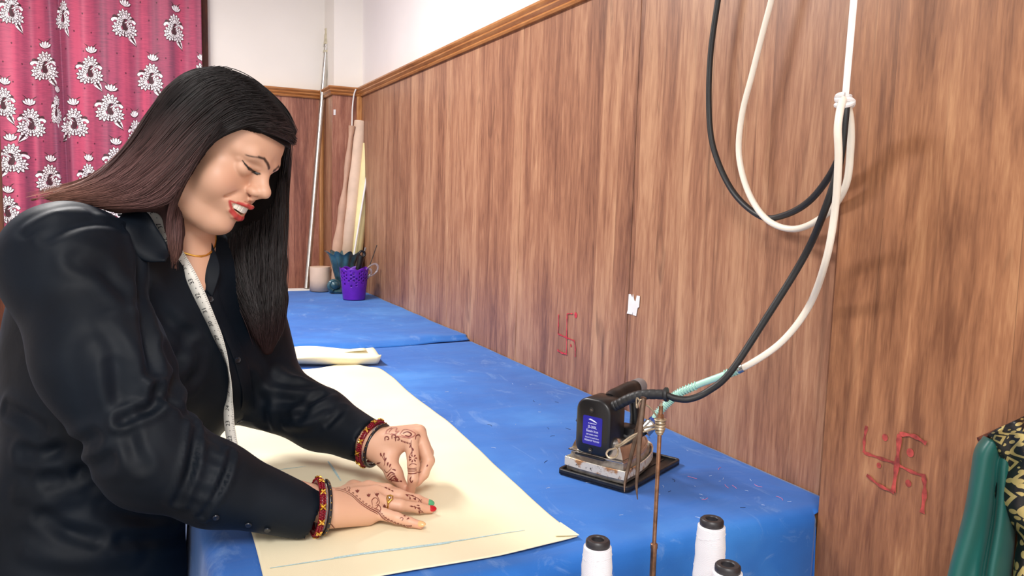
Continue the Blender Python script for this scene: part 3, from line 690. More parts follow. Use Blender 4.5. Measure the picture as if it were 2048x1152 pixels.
# ------------------------------------------------------------------ steam iron
M['chrome'] = simple('worn_chrome', srgb(206, 202, 196), 0.2, 1.0, var=0.12, vscale=45)
M['aluminium'] = simple('cast_aluminium', srgb(176, 172, 164), 0.42, 0.85, var=0.18, vscale=60)
def worn():
    m, b, n = new_mat('peeling_band'); L = m.node_tree.links
    v = n.mapped(); f = n.noise(v, 55, 5, 0.7); r = n.noise(v, 34, 4, 0.65)
    col = n.mix(n.ramp(r, [(0.50, (0, 0, 0)), (0.6, (1, 1, 1))]), srgb(222, 214, 198), srgb(178, 128, 84))
    col = n.mix(n.ramp(f, [(0.58, (0, 0, 0)), (0.64, (1, 1, 1))]), col, srgb(52, 44, 40))
    L.new(col, b.inputs['Base Color']); b.inputs['Roughness'].default_value = 0.45; b.inputs['Metallic'].default_value = 0.35
    return m
M['worn'] = worn()
M['label_blue'] = simple('label_blue', srgb(26, 26, 150), 0.35, var=0.03)
M['label_white'] = simple('label_print', srgb(222, 226, 244), 0.5, var=0.02)
M['mint'] = simple('mint_hose', srgb(176, 222, 208), 0.35, var=0.05)
M['valve_blue'] = simple('blue_valve', srgb(24, 60, 140), 0.35)
M['silicone'] = simple('milky_silicone', srgb(236, 228, 214), 0.32, var=0.02, **{'Subsurface Weight': 0.15, 'Subsurface Radius': (0.01, 0.008, 0.006)})
m2, m1, m3 = at_z(1255, 990, TZ)[:2], at_z(1112, 950, TZ)[:2], at_z(1362, 930, TZ)[:2]
IX = nrm(V(m3[0]-m2[0], m3[1]-m2[1], 0)); IY = V(-IX[1], IX[0], 0)
IF = frame((m2[0], m2[1], TZ+0.0035), IX, IY, (0, 0, 1))
LA, LB = float(np.linalg.norm(m3-m2)), float(np.dot(V(m1[0]-m2[0], m1[1]-m2[1], 0), IY))
iw = lambda x, y, z: np.array(IF @ Vector((x, y, z)))
# rubber rest with raised rim
def rrect(x0, y0, x1, y1, r, k=5):
    out = []
    for cx_, cy_, a0 in ((x1-r, y1-r, 0), (x0+r, y1-r, 90), (x0+r, y0+r, 180), (x1-r, y0+r, 270)):
        for i in range(k+1): a = math.radians(a0+90*i/k); out.append((cx_+r*math.cos(a), cy_+r*math.sin(a)))
    return out
t = thing('iron_rest', 'black rubber rest pad with raised rim under the steam iron', 'iron rest', iw(LA/2, LB/2, 0))
obj('pad', xf(prism(rrect(0, 0, LA, LB, 0.010), 0, 0.004, 0.001), IF), M['mat_rubber'], t, angle=30)
def rimring(d0, d1, z0, z1):
    rr = []
    for d, z in ((d0, z0), (d0, z1-0.0012), (d0+0.001, z1), (d1-0.001, z1), (d1, z1-0.0012), (d1, z0)): rr.append([(x, y, z) for x, y in rrect(d, d, LA-d, LB-d, max(0.002, 0.010-d))])
    return loft(rr, cap=False)
obj('rim', xf(rimring(0, 0.006, 0.0, 0.009), IF), M['mat_rubber'], t, angle=30)
for j in range(4): obj('rib', xf(box((LA*0.5, 0.03+j*0.03, 0.0048), (LA-0.03, 0.003, 0.002), 0.0006, 1), IF), M['mat_rubber'], t)
iron = thing('steam_iron', 'industrial steam iron with black handle, blue label and worn chrome body', 'iron', iw(LA*0.45, LB/2, 0.005))
HB = LB*0.5+0.002
def sole(s, tip=0.0, heel=0.0):
    """plan outline of the iron: flat heel toward the room, point away"""
    x0, hw, xt = 0.012+heel, 0.062*s, 0.020+0.186*s-tip; pts = []
    for i in range(13):
        q = i/12; pts.append((x0+(xt-x0)*q, HB-hw*(1-q**2.6)**0.72 if q < 1 else HB))
    for i in range(11, -1, -1):
        q = i/12; pts.append((x0+(xt-x0)*q, HB+hw*(1-q**2.6)**0.72))
    pts.append((x0-0.003, HB+hw*0.5)); pts.append((x0-0.003, HB-hw*0.5))
    return pts
def tier(name, levels, mat, par, angle=35):
    return obj(name, xf(loft([[(x, y, z) for x, y in sole(s, heel=h)] for s, z, h in levels]), IF), mat, par, angle=angle)
tier('soleplate', [(0.93, 0.006, 0.004), (0.97, 0.008, 0.002), (0.97, 0.016, 0.002), (0.90, 0.018, 0.004)], M['aluminium'], iron)
g1 = loft([[(x, y, z) for x, y in sole(s, heel=h)] for s, z, h in [(1.0, 0.015, 0), (1.02, 0.016, -0.001), (1.02, 0.031, -0.001), (1.0, 0.032, 0), (0.985, 0.031, 0.001), (0.985, 0.016, 0.001)]], cap=False)
obj('outer_band', xf(g1, IF), M['worn'], iron, angle=35)
tier('lower_casting', [(0.94, 0.017, 0.004), (0.94, 0.030, 0.004), (0.90, 0.034, 0.006), (0.88, 0.042, 0.008)], M['aluminium'], iron)
# chrome shell: rises to the handle with a sloping nose
vs = []; 
lv = [(0.90, 0.042, 0.006, 0), (0.88, 0.046, 0.006, 0), (0.82, 0.056, 0.008, 0.1), (0.74, 0.066, 0.010, 0.35), (0.62, 0.073, 0.014, 0.7), (0.40, 0.077, 0.03, 1.0)]
rr = []
for s, z, h, k in lv:
    o = []
    for x, y in sole(s, heel=h):
        q = (x-0.012)/0.18; yy = HB+(y-HB)*(1-0.10*k)
        zz = z+0.016*k*math.exp(-((q-0.05)/0.16)**2)*(0.4+0.6*min(1, abs(y-HB)/0.03)) - 0.012*k*max(0, q-0.45)
        zz -= 0.020*k*math.exp(-((q-0.05)/0.2)**2)*math.exp(-((y-HB)/0.028)**2)
        o.append((x, yy, zz))
    rr.append(o)
obj('chrome_shell', xf(loft(rr), IF), M['chrome'], iron, angle=60)
obj('trim_line', xf(tube([(x, y, 0.0465) for x, y in sole(0.895)+[sole(0.895)[0]]], 0.0016, 6), IF), M['chrome'], iron)
# black rear housing that carries the label: built upright, facing the heel
HW, HD, HZ0, HZ1 = 0.036, 0.030, 0.045, 0.150
hx = 0.026; hy = HB+0.005
def house(inset):
    r_t, r_b = 0.026-inset, 0.018-inset; out = []
    w_, z0, z1 = HW-inset, HZ0+inset, HZ1-inset
    for cx_, cz_, a0, r in ((w_-r_t, z1-r_t, 0, r_t), (-w_+r_t, z1-r_t, 90, r_t), (-w_+r_b, z0+r_b, 180, r_b), (w_-r_b, z0+r_b, 270, r_b)):
        for i in range(9): a = math.radians(a0+90*i/8); out.append((hy+cx_+r*math.cos(a), cz_+r*math.sin(a)))
    return out
rr = []
for dx, ins in ((0.0, 0.005), (0.0015, 0.0022), (0.004, 0.0), (0.050, 0.0), (0.054, 0.002), (0.056, 0.006)):
    rr.append([(hx-0.018+dx, y, z) for y, z in house(ins)])
obj('rear_housing', xf(loft(rr), IF), M['black_plastic'], iron, angle=50)
fx = hx-0.0183
lab = obj('label', xf(loft([[(fx+0.0004, hy+y, z) for y, z in rrect(-0.0205, 0.066, 0.0195, 0.118, 0.003)], [(fx-0.0003, hy+y, z) for y, z in rrect(-0.0205, 0.066, 0.0195, 0.118, 0.003)]]), IF), M['label_blue'], iron, smooth=False)
lab['label'] = 'deep blue printed label'
def ltxt(s, z, size, sq=1.0):
    g = text_geo(s, size, 0.00008, squeeze=sq)
    f_ = frame((fx-0.0004, hy-0.0005, z), (0, -1, 0), (0, 0, 1))
    obj('lettering', xf(xf(g, f_), IF), M['label_white'], lab, smooth=False, solid=-1)
ltxt('JS-300L', 0.0985, 0.0070, 0.86); ltxt('Steam Iron', 0.0912, 0.0066, 0.86); ltxt('220V 50/60Hz 1000W', 0.0845, 0.0036, 0.76); ltxt('General Garment Products', 0.0790, 0.0036, 0.72); ltxt('DESIGN BY TAIWAN', 0.0735, 0.0042, 0.80)
lg = [(-0.0085, 0.0010), (-0.005, 0.0028), (-0.002, 0.0020), (0.002, 0.0009), (0.006, -0.0008), (0.0095, -0.0030), (0.0085, -0.0034), (0.004, -0.0022), (0.000, -0.0012), (-0.0035, 0.0002), (-0.006, 0.0004)]
obj('emblem', xf(loft([[(fx-0.0003, hy-0.0005-x, 0.1110+z) for x, z in lg], [(fx-0.0006, hy-0.0005-x, 0.1110+z) for x, z in lg]]), IF), M['label_white'], lab, smooth=False)
for i in range(7): obj('small_print', xf(box((fx-0.0004, hy+0.0075-i*0.0025, 0.1052), (0.0002, 0.0013, 0.0014)), IF), M['label_white'], lab, smooth=False)
for z_ in (0.130, 0.056):
    s_ = obj('screw_recess', xf(xf(lathe([(0.0, 0.0008), (0.0034, 0.0008), (0.0042, 0.0), (0.0046, -0.001), (0, -0.001)], 20), frame((fx, hy+0.002, z_), (0, 1, 0), (0, 0, 1))), IF), M['black_rubber'], iron)
    obj('screw_head', xf(box((fx-0.0012, hy+0.002, z_), (0.0008, 0.0042, 0.0011)), IF), M['steel'], s_)
sw = obj('switch', xf(xf(box((0, 0, 0), (0.016, 0.010, 0.024), 0.002), frame((hx+0.004, hy+HW+0.001, 0.108), (1, 0, 0), (0, 0.96, 0.28))), IF), M['black_plastic'], iron)
obj('flange', xf(box((hx+0.006, hy+0.002, 0.0445), (0.055, 0.062, 0.005), 0.002), IF), M['black_plastic'], iron)
# handle bar going forward from the housing top, grey end
hp = [iw(hx+0.03, hy-0.006, 0.138), iw(hx+0.05, hy-0.006, 0.142), iw(hx+0.085, hy-0.010, 0.148), iw(hx+0.112, hy-0.012, 0.150)]
obj('handle', tube(catmull(hp, 6), [0.015, 0.0155, 0.016, 0.0165, 0.017, 0.017, 0.017, 0.0165, 0.016, 0.016, 0.016, 0.016, 0.016, 0.016, 0.016, 0.0155, 0.015, 0.015, 0.015], 18), M['black_plastic'], iron)
he = iw(hx+0.112, hy-0.012, 0.150); hd = nrm(he-hp[2])
obj('handle_end', tube([he-hd*0.001, he+hd*0.016, he+hd*0.022, he+hd*0.024], [0.0155, 0.0155, 0.013, 0.004], 18), M['grey_plastic'], iron)
obj('front_post', tube([iw(hx+0.105, hy-0.012, 0.142), iw(hx+0.108, hy-0.016, 0.10), iw(hx+0.105, hy-0.02, 0.066)], [0.010, 0.009, 0.012], 14), M['black_plastic'], iron)
# valve block, connector and dial
vb = iw(hx+0.062, hy-0.036, 0.082)
obj('valve_block', xf(box((hx+0.062, hy-0.030, 0.078), (0.034, 0.040, 0.026), 0.005), IF), M['black_plastic'], iron)
ex = nrm(V(CR[0]*0.75+0.1, CR[1]*0.75+0.2, 0.75))
vd = at_d(1298, 853, 1.40)
obj('steam_dial', tube([vd-ex*0.012, vd+ex*0.006, vd+ex*0.006, vd+ex*0.012], [0.0125, 0.0125, 0.0105, 0.009], 20), M['steel'], iron)
obj('blue_collar', tube([vd+ex*0.010, vd+ex*0.020, vd+ex*0.024], [0.0105, 0.0095, 0.006], 18), M['valve_blue'], iron)
obj('steam_pipe', tube(catmull([iw(hx+0.045, hy-0.02, 0.072), iw(hx+0.055, hy-0.045, 0.075), vd-ex*0.012], 5), 0.007, 10), M['black_rubber'], iron)
# strain relief: black ribbed sleeve bent to the right
sr = [at_d(1222, 815, 1.375), at_d(1238, 808, 1.365), at_d(1262, 796, 1.35), at_d(1290, 789, 1.34), at_d(1331, 789, 1.325)]
sp_ = catmull(sr, 14); rr_ = [(0.0096-0.0010*i/len(sp_)) if i % 5 else 0.0082 for i in range(len(sp_))]
obj('strain_relief', tube(sp_, rr_, 20), M['black_rubber'], iron, angle=70)
obj('relief_flange', tube([sp_[-1]-nrm(sp_[-1]-sp_[-2])*0.004, sp_[-1], sp_[-1]+nrm(sp_[-1]-sp_[-2])*0.004], [0.009, 0.0128, 0.0122], 22), M['black_rubber'], iron)
obj('relief_socket', tube([sp_[0]-nrm(sp_[1]-sp_[0])*0.014, sp_[0], sp_[1], sp_[3]], [0.0135, 0.0150, 0.0142, 0.0110], 22), M['black_plastic'], iron)

# ------------------------------------------------------------------ cable, hose and strap
KN = at_x(1690, 200, 0.945); kd = float((KN-CAM) @ CF)
def dpath(pts): return [at_d(px, py, d) for px, py, d in pts]
cab = dpath([(1331, 789, 1.325), (1352, 797, 1.322), (1380, 798, 1.32), (1415, 783, 1.315), (1460, 745, 1.30), (1530, 640, 1.285), (1610, 510, 1.25), (1655, 405, kd+.03), (1680, 320, kd+.01), (1690, 235, kd-.005), (1692, 205, kd)])
cab += [at_x(1690, 240, 0.965), at_x(1676, 320, 0.985), at_x(1625, 396, 1.010), at_x(1570, 430, 1.025), at_x(1520, 432, 1.032), at_x(1465, 382, 1.036), at_x(1428, 300, 1.036), at_x(1418, 220, 1.036), at_x(1421, 110, 1.036), at_x(1436, 0, 1.036), at_x(1450, -80, 1.036), at_x(1470, -230, 1.03)]
tag(obj('power_cable', tube(catmull(cab, 8), 0.0058, 10), M['black_rubber']), 'thick black power cable looping up the wall from the iron', 'cable')
hs = dpath([(1302, 850, 1.40), (1312, 832, 1.40), (1335, 806, 1.40), (1358, 786, 1.39), (1400, 768, 1.37), (1448, 750, 1.345), (1500, 728, 1.32), (1565, 682, 1.30), (1618, 612, 1.27), (1652, 520, kd+.05), (1670, 420, kd+.02), (1677, 320, kd-.01), (1676, 250, kd-.02), (1687, 200, kd-.01)])
hs2 = hs + [at_x(1700, 235, 0.96), at_x(1701, 300, 0.98), at_x(1690, 375, 0.995), at_x(1650, 430, 1.012), at_x(1590, 458, 1.020), at_x(1535, 440, 1.022), at_x(1497, 385, 1.024), at_x(1478, 310, 1.026), at_x(1484, 230, 1.028), at_x(1504, 150, 1.03), at_x(1527, 60, 1.032), at_x(1543, 0, 1.033), at_x(1565, -90, 1.034), at_x(1590, -200, 1.034)]
hose = thing('steam_hose', 'milky silicone steam hose tied to the strap and looping up the wall', 'hose', hs[0])
full = catmull(hs2, 8)
obj('hose_tube', tube(full[40:], 0.0057, 12), M['silicone'], hose)
obj('mint_sleeve', tube(full[:46], [0.0060 if i < 42 else 0.0066 for i in range(46)], 12), M['mint'], hose)
def coil(path, r, wire, turns):
    P, T, Us = tframes(path); out = []; n_ = turns*12
    for i in range(n_+1):
        k = i/n_*(len(P)-1); j = min(int(k), len(P)-2); q = k-j; p = P[j]*(1-q)+P[j+1]*q; a = 2*math.pi*i/12
        u = Us[j]; w_ = np.cross(T[j], u); out.append(p+r*(math.cos(a)*u+math.sin(a)*w_))
    return tube(out, wire, 5)
obj('spring_sleeve', coil(full[8:32], 0.0072, 0.0011, 22), M['mint'], hose)
obj('spring_sleeve', coil(full[40:46], 0.0074, 0.0012, 6), M['mint'], hose)
obj('hose_clip', tube(full[44:47], 0.0074, 12), M['steel'], hose)
# white strap hanging from the ceiling, knotted round both
st = thing('hanging_strap', 'white fabric strap from the ceiling knotted round cable and hose', 'strap', KN)
top = V(KN[0]+0.005, KN[1], 2.745)
sp0 = [KN+V(0, 0, 0.004), KN+(top-KN)*0.25+V(0.004, 0, 0), KN+(top-KN)*0.6, top]
obj('band', tube(catmull(sp0, 6), [0.0046+0.0022*i/18 for i in range(19)], 8, flat=0.3, up=(0.8, 0.6, 0)), M['paper_white'], st)
obj('band', tube([a+V(0.006, 0.004, 0) for a in catmull(sp0, 6)], 0.0048, 8, flat=0.25, up=(1, 0.1, 0)), M['paper_white'], st)
kk = []
for i in range(46):
    a = i/45*5.2*math.pi; kk.append(KN+V(0.0112*math.cos(a), 0.0112*math.sin(a), 0.007*math.cos(a*0.37)+0.002*math.sin(a*1.7)-0.002))
obj('knot', tube(kk, 0.0042, 8), M['paper_white'], st)
obj('ceiling_hook', join(cyl(top+V(0, 0, -0.008), top+V(0, 0, 0.006), 0.014), ring(top-V(0, 0, 0.012), (0, 1, 0), 0.010, 0.003, 20)), M['steel'], st)

# ------------------------------------------------------------------ thread stand with cones, tweezers
M['rust_steel'] = simple('rusty_steel', srgb(150, 112, 86), 0.36, 0.8, var=0.25, vscale=70)
M['wire'] = simple('dull_wire', srgb(172, 156, 132), 0.38, 0.7, var=0.15, vscale=90)
M['tool_steel'] = simple('tool_steel', srgb(104, 86, 74), 0.34, 0.85, var=0.2, vscale=60)
RD = 1.03
rb = at_d(1308, 1092, RD); rx, ry = rb[0], rb[1]
zt = at_d(1314, 828, RD*0.985)[2]+0.012; zb = rb[2]; MT = 0.735
# machine table the stand is fixed to, below the frame
mt = thing('machine_table', 'sewing machine table in front of the blue cutting table', 'table', (rx+0.03, ry-0.30, 0))
obj('tabletop', prism([(rx-0.42, ry-0.62), (rx+0.24, ry-0.62), (rx+0.24, ry+0.035), (rx-0.42, ry+0.035)], MT-0.035, MT, 0.004), M['white_plastic'], mt)
for sx in (-0.36, 0.19):
    for sy in (-0.56, -0.01): obj('leg', box((rx+sx, ry+sy, (MT-0.035)/2), (0.04, 0.04, MT-0.035), 0.003), M['grey_plastic'], mt)
ts = thing('thread_stand', 'rusty steel thread stand rod with wire guides in front of the iron', 'thread stand', (rx, ry, MT))
obj('pole', shift(lathe([(0.0, MT), (0.016, MT), (0.016, MT+0.01), (0.0042, MT+0.012), (0.0042, zb-0.004), (0.0048, zb-0.003), (0.0048, zb+0.003), (0.0032, zb+0.0042), (0, zb+0.0042)], 18), (rx, ry, 0)), M['rust_steel'], ts)
obj('rod', cyl((rx, ry, zb), (rx, ry, zt), 0.0028, n=14), M['rust_steel'], ts)
obj('washer', shift(lathe([(0.0, 0), (0.0080, 0.0), (0.0086, 0.0008), (0.0080, 0.0016), (0, 0.0016)], 24), (rx, ry, zt-0.019)), M['wire'], ts)
for i, (z_, r_) in enumerate(((zt-0.022, 0.0074), (zt-0.0262, 0.0076), (zt-0.0304, 0.0072), (zt-0.034, 0.0062))):
    obj('coil_turn', ring((rx, ry, z_), (0.08*(-1)**i, 0.05, 1), r_-0.002, 0.0021, 22, 8), M['wire'], ts)
obj('core', cyl((rx, ry, zt-0.038), (rx, ry, zt-0.016), 0.0046, n=14), M['wire'], ts)
obj('nut', shift(lathe([(0, 0), (0.0046, 0), (0.0046, 0.005), (0, 0.005)], 6), (rx, ry, zt-0.016)), M['rust_steel'], ts)
obj('rod_tip', cyl((rx, ry, zt-0.01), (rx, ry, zt+0.004), 0.0018, n=12), M['wire'], ts)
tt = V(rx, ry, zt-0.026)
def wpath(pts, d=RD): return [at_d(px, py, d+k) for px, py, k in pts]
w1 = [tt]+wpath([(1290, 856, .0), (1262, 878, .005), (1232, 896, .01), (1218, 900, .012), (1213, 908, .012), (1219, 916, .01), (1231, 914, .008), (1236, 902, .006), (1231, 893, .004), (1240, 889, .0), (1268, 870, -.004)])+[tt+V(-0.004, 0.002, -0.004)]
obj('wire_guide', tube(catmull(w1, 7), 0.0014, 8), M['wire'], ts)
w2 = [tt+V(0, 0, 0.006)]+wpath([(1300, 815, .0), (1284, 806, .0), (1274, 796, .005), (1273, 810, .005), (1275, 815, .0), (1280, 801, -.004), (1287, 800, -.004)])
obj('wire_guide', tube(catmull(w2, 7), 0.0012, 8), M['wire'], ts)
obj('plate_arm', prism([(rx-0.25, ry-0.06), (rx+0.22, ry-0.06), (rx+0.22, ry+0.015), (rx-0.25, ry+0.015)], MT+0.012, MT+0.018, 0.002), M['black_plastic'], ts)
tw = thing('tweezers', 'long dark steel tweezers hanging from the thread stand wire', 'tweezers', at_d(1270, 992, RD))
def blade(pts, wds, name):
    P = catmull(wpath(pts), 6); wd = np.interp(np.linspace(0, 1, len(P)), np.linspace(0, 1, len(wds)), wds)
    return obj(name, tube(P, list(wd), 8, flat=0.28, up=-CF), M['tool_steel'], tw)
blade([(1288, 797, -.006), (1284, 830, -.010), (1279, 880, -.012), (1276, 930, -.012), (1273, 970, -.008), (1275, 999, -.004)], [0.0032, 0.0034, 0.0034, 0.0028, 0.0020, 0.0006], 'front_blade')
blade([(1287, 800, .004), (1278, 845, .012), (1270, 880, .016), (1258, 930, .014), (1250, 965, .010), (1249, 984, .006)], [0.0030, 0.0032, 0.0032, 0.0027, 0.0019, 0.0006], 'rear_blade')
obj('joint_end', box(tuple(at_d(1287, 797, RD-.002)), (0.006, 0.007, 0.004), 0.0008), M['tool_steel'], tw)

def thread_mat():
    m, b, n = new_mat('white_thread'); L = m.node_tree.links
    wv = n('ShaderNodeTexWave', bands_direction='Z', ins={'Scale': 260.0, 'Distortion': 2.5, 'Detail': 1.0, 'Vector': n.mapped((1, 1, 1))})
    L.new(n.ramp(wv.outputs[1], [(0.2, srgb(200, 200, 208)), (0.7, srgb(228, 228, 234))]), b.inputs['Base Color'])
    b.inputs['Roughness'].default_value = 0.5; b.inputs['Sheen Weight'].default_value = 0.3
    L.new(n.bump(wv.outputs[1], 0.25, 0.001), b.inputs['Normal']); return m
M['thread'] = thread_mat()
M['core_black'] = simple('black_cone_core', srgb(38, 36, 40), 0.42, var=0.15, vscale=70)
def cone(label, px, py, d, rtop, h):
    tc_ = at_d(px, py, d); z1 = tc_[2]; z0 = MT+0.019; base = V(tc_[0], tc_[1], z0)
    t = thing('thread_cone', label, 'thread cone', base, 'white thread cones on the stand')
    H = z1-z0; q = rtop*1.12
    prof = [(q*1.38, 0.012)]
    for i in range(15): k = i/14; prof.append((q*(1.42-0.37*k)+0.0006*math.sin(i*2.2), 0.016+(H-0.016-0.011)*k))
    prof += [(q*1.02, H-0.0095), (q*0.9, H-0.0085)]
    obj('winding', shift(lathe([(0.004, 0.012)]+prof+[(0.004, H-0.0085)], 40), base), M['thread'], t, angle=60)
    obj('core_top', shift(lathe([(rtop*0.52, H-0.03), (rtop*0.5, H-0.001), (rtop*0.56, H), (rtop*0.86, H), (rtop*0.98, H-0.0018), (rtop, H-0.004), (rtop*0.985, H-0.009), (rtop*0.9, H-0.0105)], 36, cap=False), base), M['core_black'], t)
    obj('core_tube', shift(lathe([(rtop*1.3, 0), (rtop*1.3, 0.012), (rtop*0.52, 0.0125), (rtop*0.48, H-0.028), (0.0, H-0.028)], 28), base), M['core_black'], t)
    rr_ = random.Random(int(px)); 
    hel = []
    for i in range(120):
        k = 0.5+0.48*math.sin(i/119*7); r = q*(1.42-0.37*k)+0.0004; a = i/119*9*2*math.pi; hel.append(base+V(r*math.cos(a), r*math.sin(a), 0.016+(H-0.030)*k))
    obj('loose_thread', tube(hel, 0.00025, 4), M['thread'], t)
    return t
cone('white thread cone on the left side of the stand rod', 1196, 1078, 0.93, 0.0148, 0.15)
cone('taller white thread cone right of the stand rod, behind the other', 1424, 1037, 0.965, 0.0148, 0.15)
cone('white thread cone at the bottom right, in front of the taller one', 1456, 1128, 0.885, 0.0148, 0.15)

# ------------------------------------------------------------------ green garment hanging at the right
M['green_satin'] = simple('green_satin', srgb(10, 84, 78), 0.42, var=0.10, vscale=5, **{'Sheen Weight': 0.08})
def brocade():
    m, b, n = new_mat('black_gold_brocade'); L = m.node_tree.links
    tc = n('ShaderNodeTexCoord'); sp = n('ShaderNodeSeparateXYZ'); L.new(tc.outputs['UV'], sp.inputs[0])
    u, v = sp.outputs[0], sp.outputs[1]
    def lozenge(su, sv, off):
        a = n.math('ABSOLUTE', n.math('SUBTRACT', n.math('FRACT', n.math('ADD', n.math('MULTIPLY', u, su), off)), 0.5))
        c = n.math('ABSOLUTE', n.math('SUBTRACT', n.math('FRACT', n.math('ADD', n.math('MULTIPLY', v, sv), off)), 0.5))
        return n.math('ADD', a, c)
    d = lozenge(15, 13, 0.0); fr = n.math('MULTIPLY', n.math('GREATER_THAN', d, 0.15), n.math('LESS_THAN', d, 0.28))
    vor = n('ShaderNodeTexVoronoi', ins={'Scale': 1.0, 'Randomness': 0.55}); cb = n('ShaderNodeCombineXYZ'); L.new(n.math('MULTIPLY', u, 62.0), cb.inputs[0]); L.new(n.math('MULTIPLY', v, 72.0), cb.inputs[1]); L.new(cb.outputs[0], vor.inputs['Vector'])
    dots = n.math('MULTIPLY', n.math('LESS_THAN', vor.outputs['Distance'], 0.40), n.math('GREATER_THAN', d, 0.36))
    e = n.math('LESS_THAN', n.math('ABSOLUTE', n.math('SUBTRACT', n.math('FRACT', n.math('ADD', n.math('MULTIPLY', u, 8.0), n.math('MULTIPLY', n.math('SINE', n.math('MULTIPLY', v, 90.0)), 0.12))), 0.5)), 0.035)
    g = n.math('MAXIMUM', n.math('MAXIMUM', fr, dots), e)
    col = n.mix(g, srgb(16, 16, 18), srgb(190, 172, 112)); L.new(col, b.inputs['Base Color'])
    L.new(n.math('MULTIPLY', g, 0.5), b.inputs['Metallic']); b.inputs['Roughness'].default_value = 0.42
    return m
M['brocade'] = brocade()
gd = 1.0
gar = thing('green_garment', 'green satin garment with black and gold brocade hanging by the boards', 'garment', at_d(2050, 1100, gd))
def uvgrid(name, fn, nu, nv, mat, par, su=1.0, sv=1.0, solid=0.002):
    o = obj(name, grid(fn, nu, nv), mat, par, angle=180, solid=solid)
    me = o.data; uv = me.uv_layers.new(name='UVMap'); vi = np.zeros(len(me.loops), int); me.loops.foreach_get('vertex_index', vi)
    iu, iv = vi//(nv+1), vi % (nv+1); arr = np.stack([iu/nu*su, iv/nv*sv], 1).ravel(); uv.data.foreach_set('uv', arr); return o
OUTL = [((1968, 872), (2040, 905)), ((1950, 900), (2036, 950)), ((1942, 950), (2034, 1000)), ((1930, 1020), (2030, 1060)), ((1912, 1090), (2026, 1110)), ((1896, 1152), (2022, 1160)), ((1875, 1260), (2020, 1270)), ((1850, 1420), (2010, 1430)), ((1835, 1600), (2000, 1610))]
LL = catmull([V(*a) for a, _ in OUTL], 5); RR = catmull([V(*c) for _, c in OUTL], 5)
def sleeve(u, v):
    k = v*(len(LL)-1); i = min(int(k), len(LL)-2); q = k-i; a = LL[i]*(1-q)+LL[i+1]*q; c = RR[i]*(1-q)+RR[i+1]*q
    ang = u*2*math.pi; s = 0.5-0.5*math.cos(ang); p = a*(1-s)+c*s
    dep = gd-0.012-0.030*math.sin(ang)-0.010*math.sin(s*9+v*2.5)*math.sin(math.pi*s)*(0.4+v)
    if ang < math.pi: dep += 0.022*math.exp(-((s-0.52-0.05*v)/0.07)**2)*min(1, v*3)
    return at_d(p[0], p[1], dep)
uvgrid('green_sleeve', sleeve, 56, 40, M['green_satin'], gar)
YK = [((1975, 868), (2060, 826)), ((1985, 880), (2090, 850)), ((1996, 905), (2110, 880)), ((2008, 930), (2130, 920)), ((1994, 965), (2150, 960)), ((1992, 1000), (2160, 1000)), ((2012, 1035), (2170, 1050)), ((2036, 1070), (2175, 1100)), ((2030, 1120), (2180, 1150)), ((2026, 1200), (2185, 1250)), ((2030, 1400), (2190, 1420))]
YL = catmull([V(*a) for a, _ in YK], 4); YR = catmull([V(*c) for _, c in YK], 4)
def yoke(u, v):
    k = v*(len(YL)-1); i = min(int(k), len(YL)-2); q = k-i; a = YL[i]*(1-q)+YL[i+1]*q; c = YR[i]*(1-q)+YR[i+1]*q
    ang = u*2*math.pi; s = 0.5-0.5*math.cos(ang); p = a*(1-s)+c*s
    return at_d(p[0], p[1], gd-0.025-0.048*math.sin(ang)*(0.6+0.4*math.sin(math.pi*s))-0.006*math.sin(s*12+v*9))
uvgrid('brocade_front', yoke, 50, 44, M['brocade'], gar, 0.30, 0.40)
hg = at_d(2060, 842, gd-0.02)
hz = []
obj('hanger', join(tube(catmull([hg+V(-0.05, 0.03, -0.03), hg, hg+V(0.06, -0.05, 0.02), hg+V(0.14, -0.12, -0.05)], 5), 0.006, 8), tube([hg+V(0.06, -0.05, 0.02), hg+V(0.06, -0.05, 0.07), hg+V(0.075, -0.055, 0.09), hg+V(0.09, -0.06, 0.085)], 0.002, 6)), M['dark_frame'], gar)
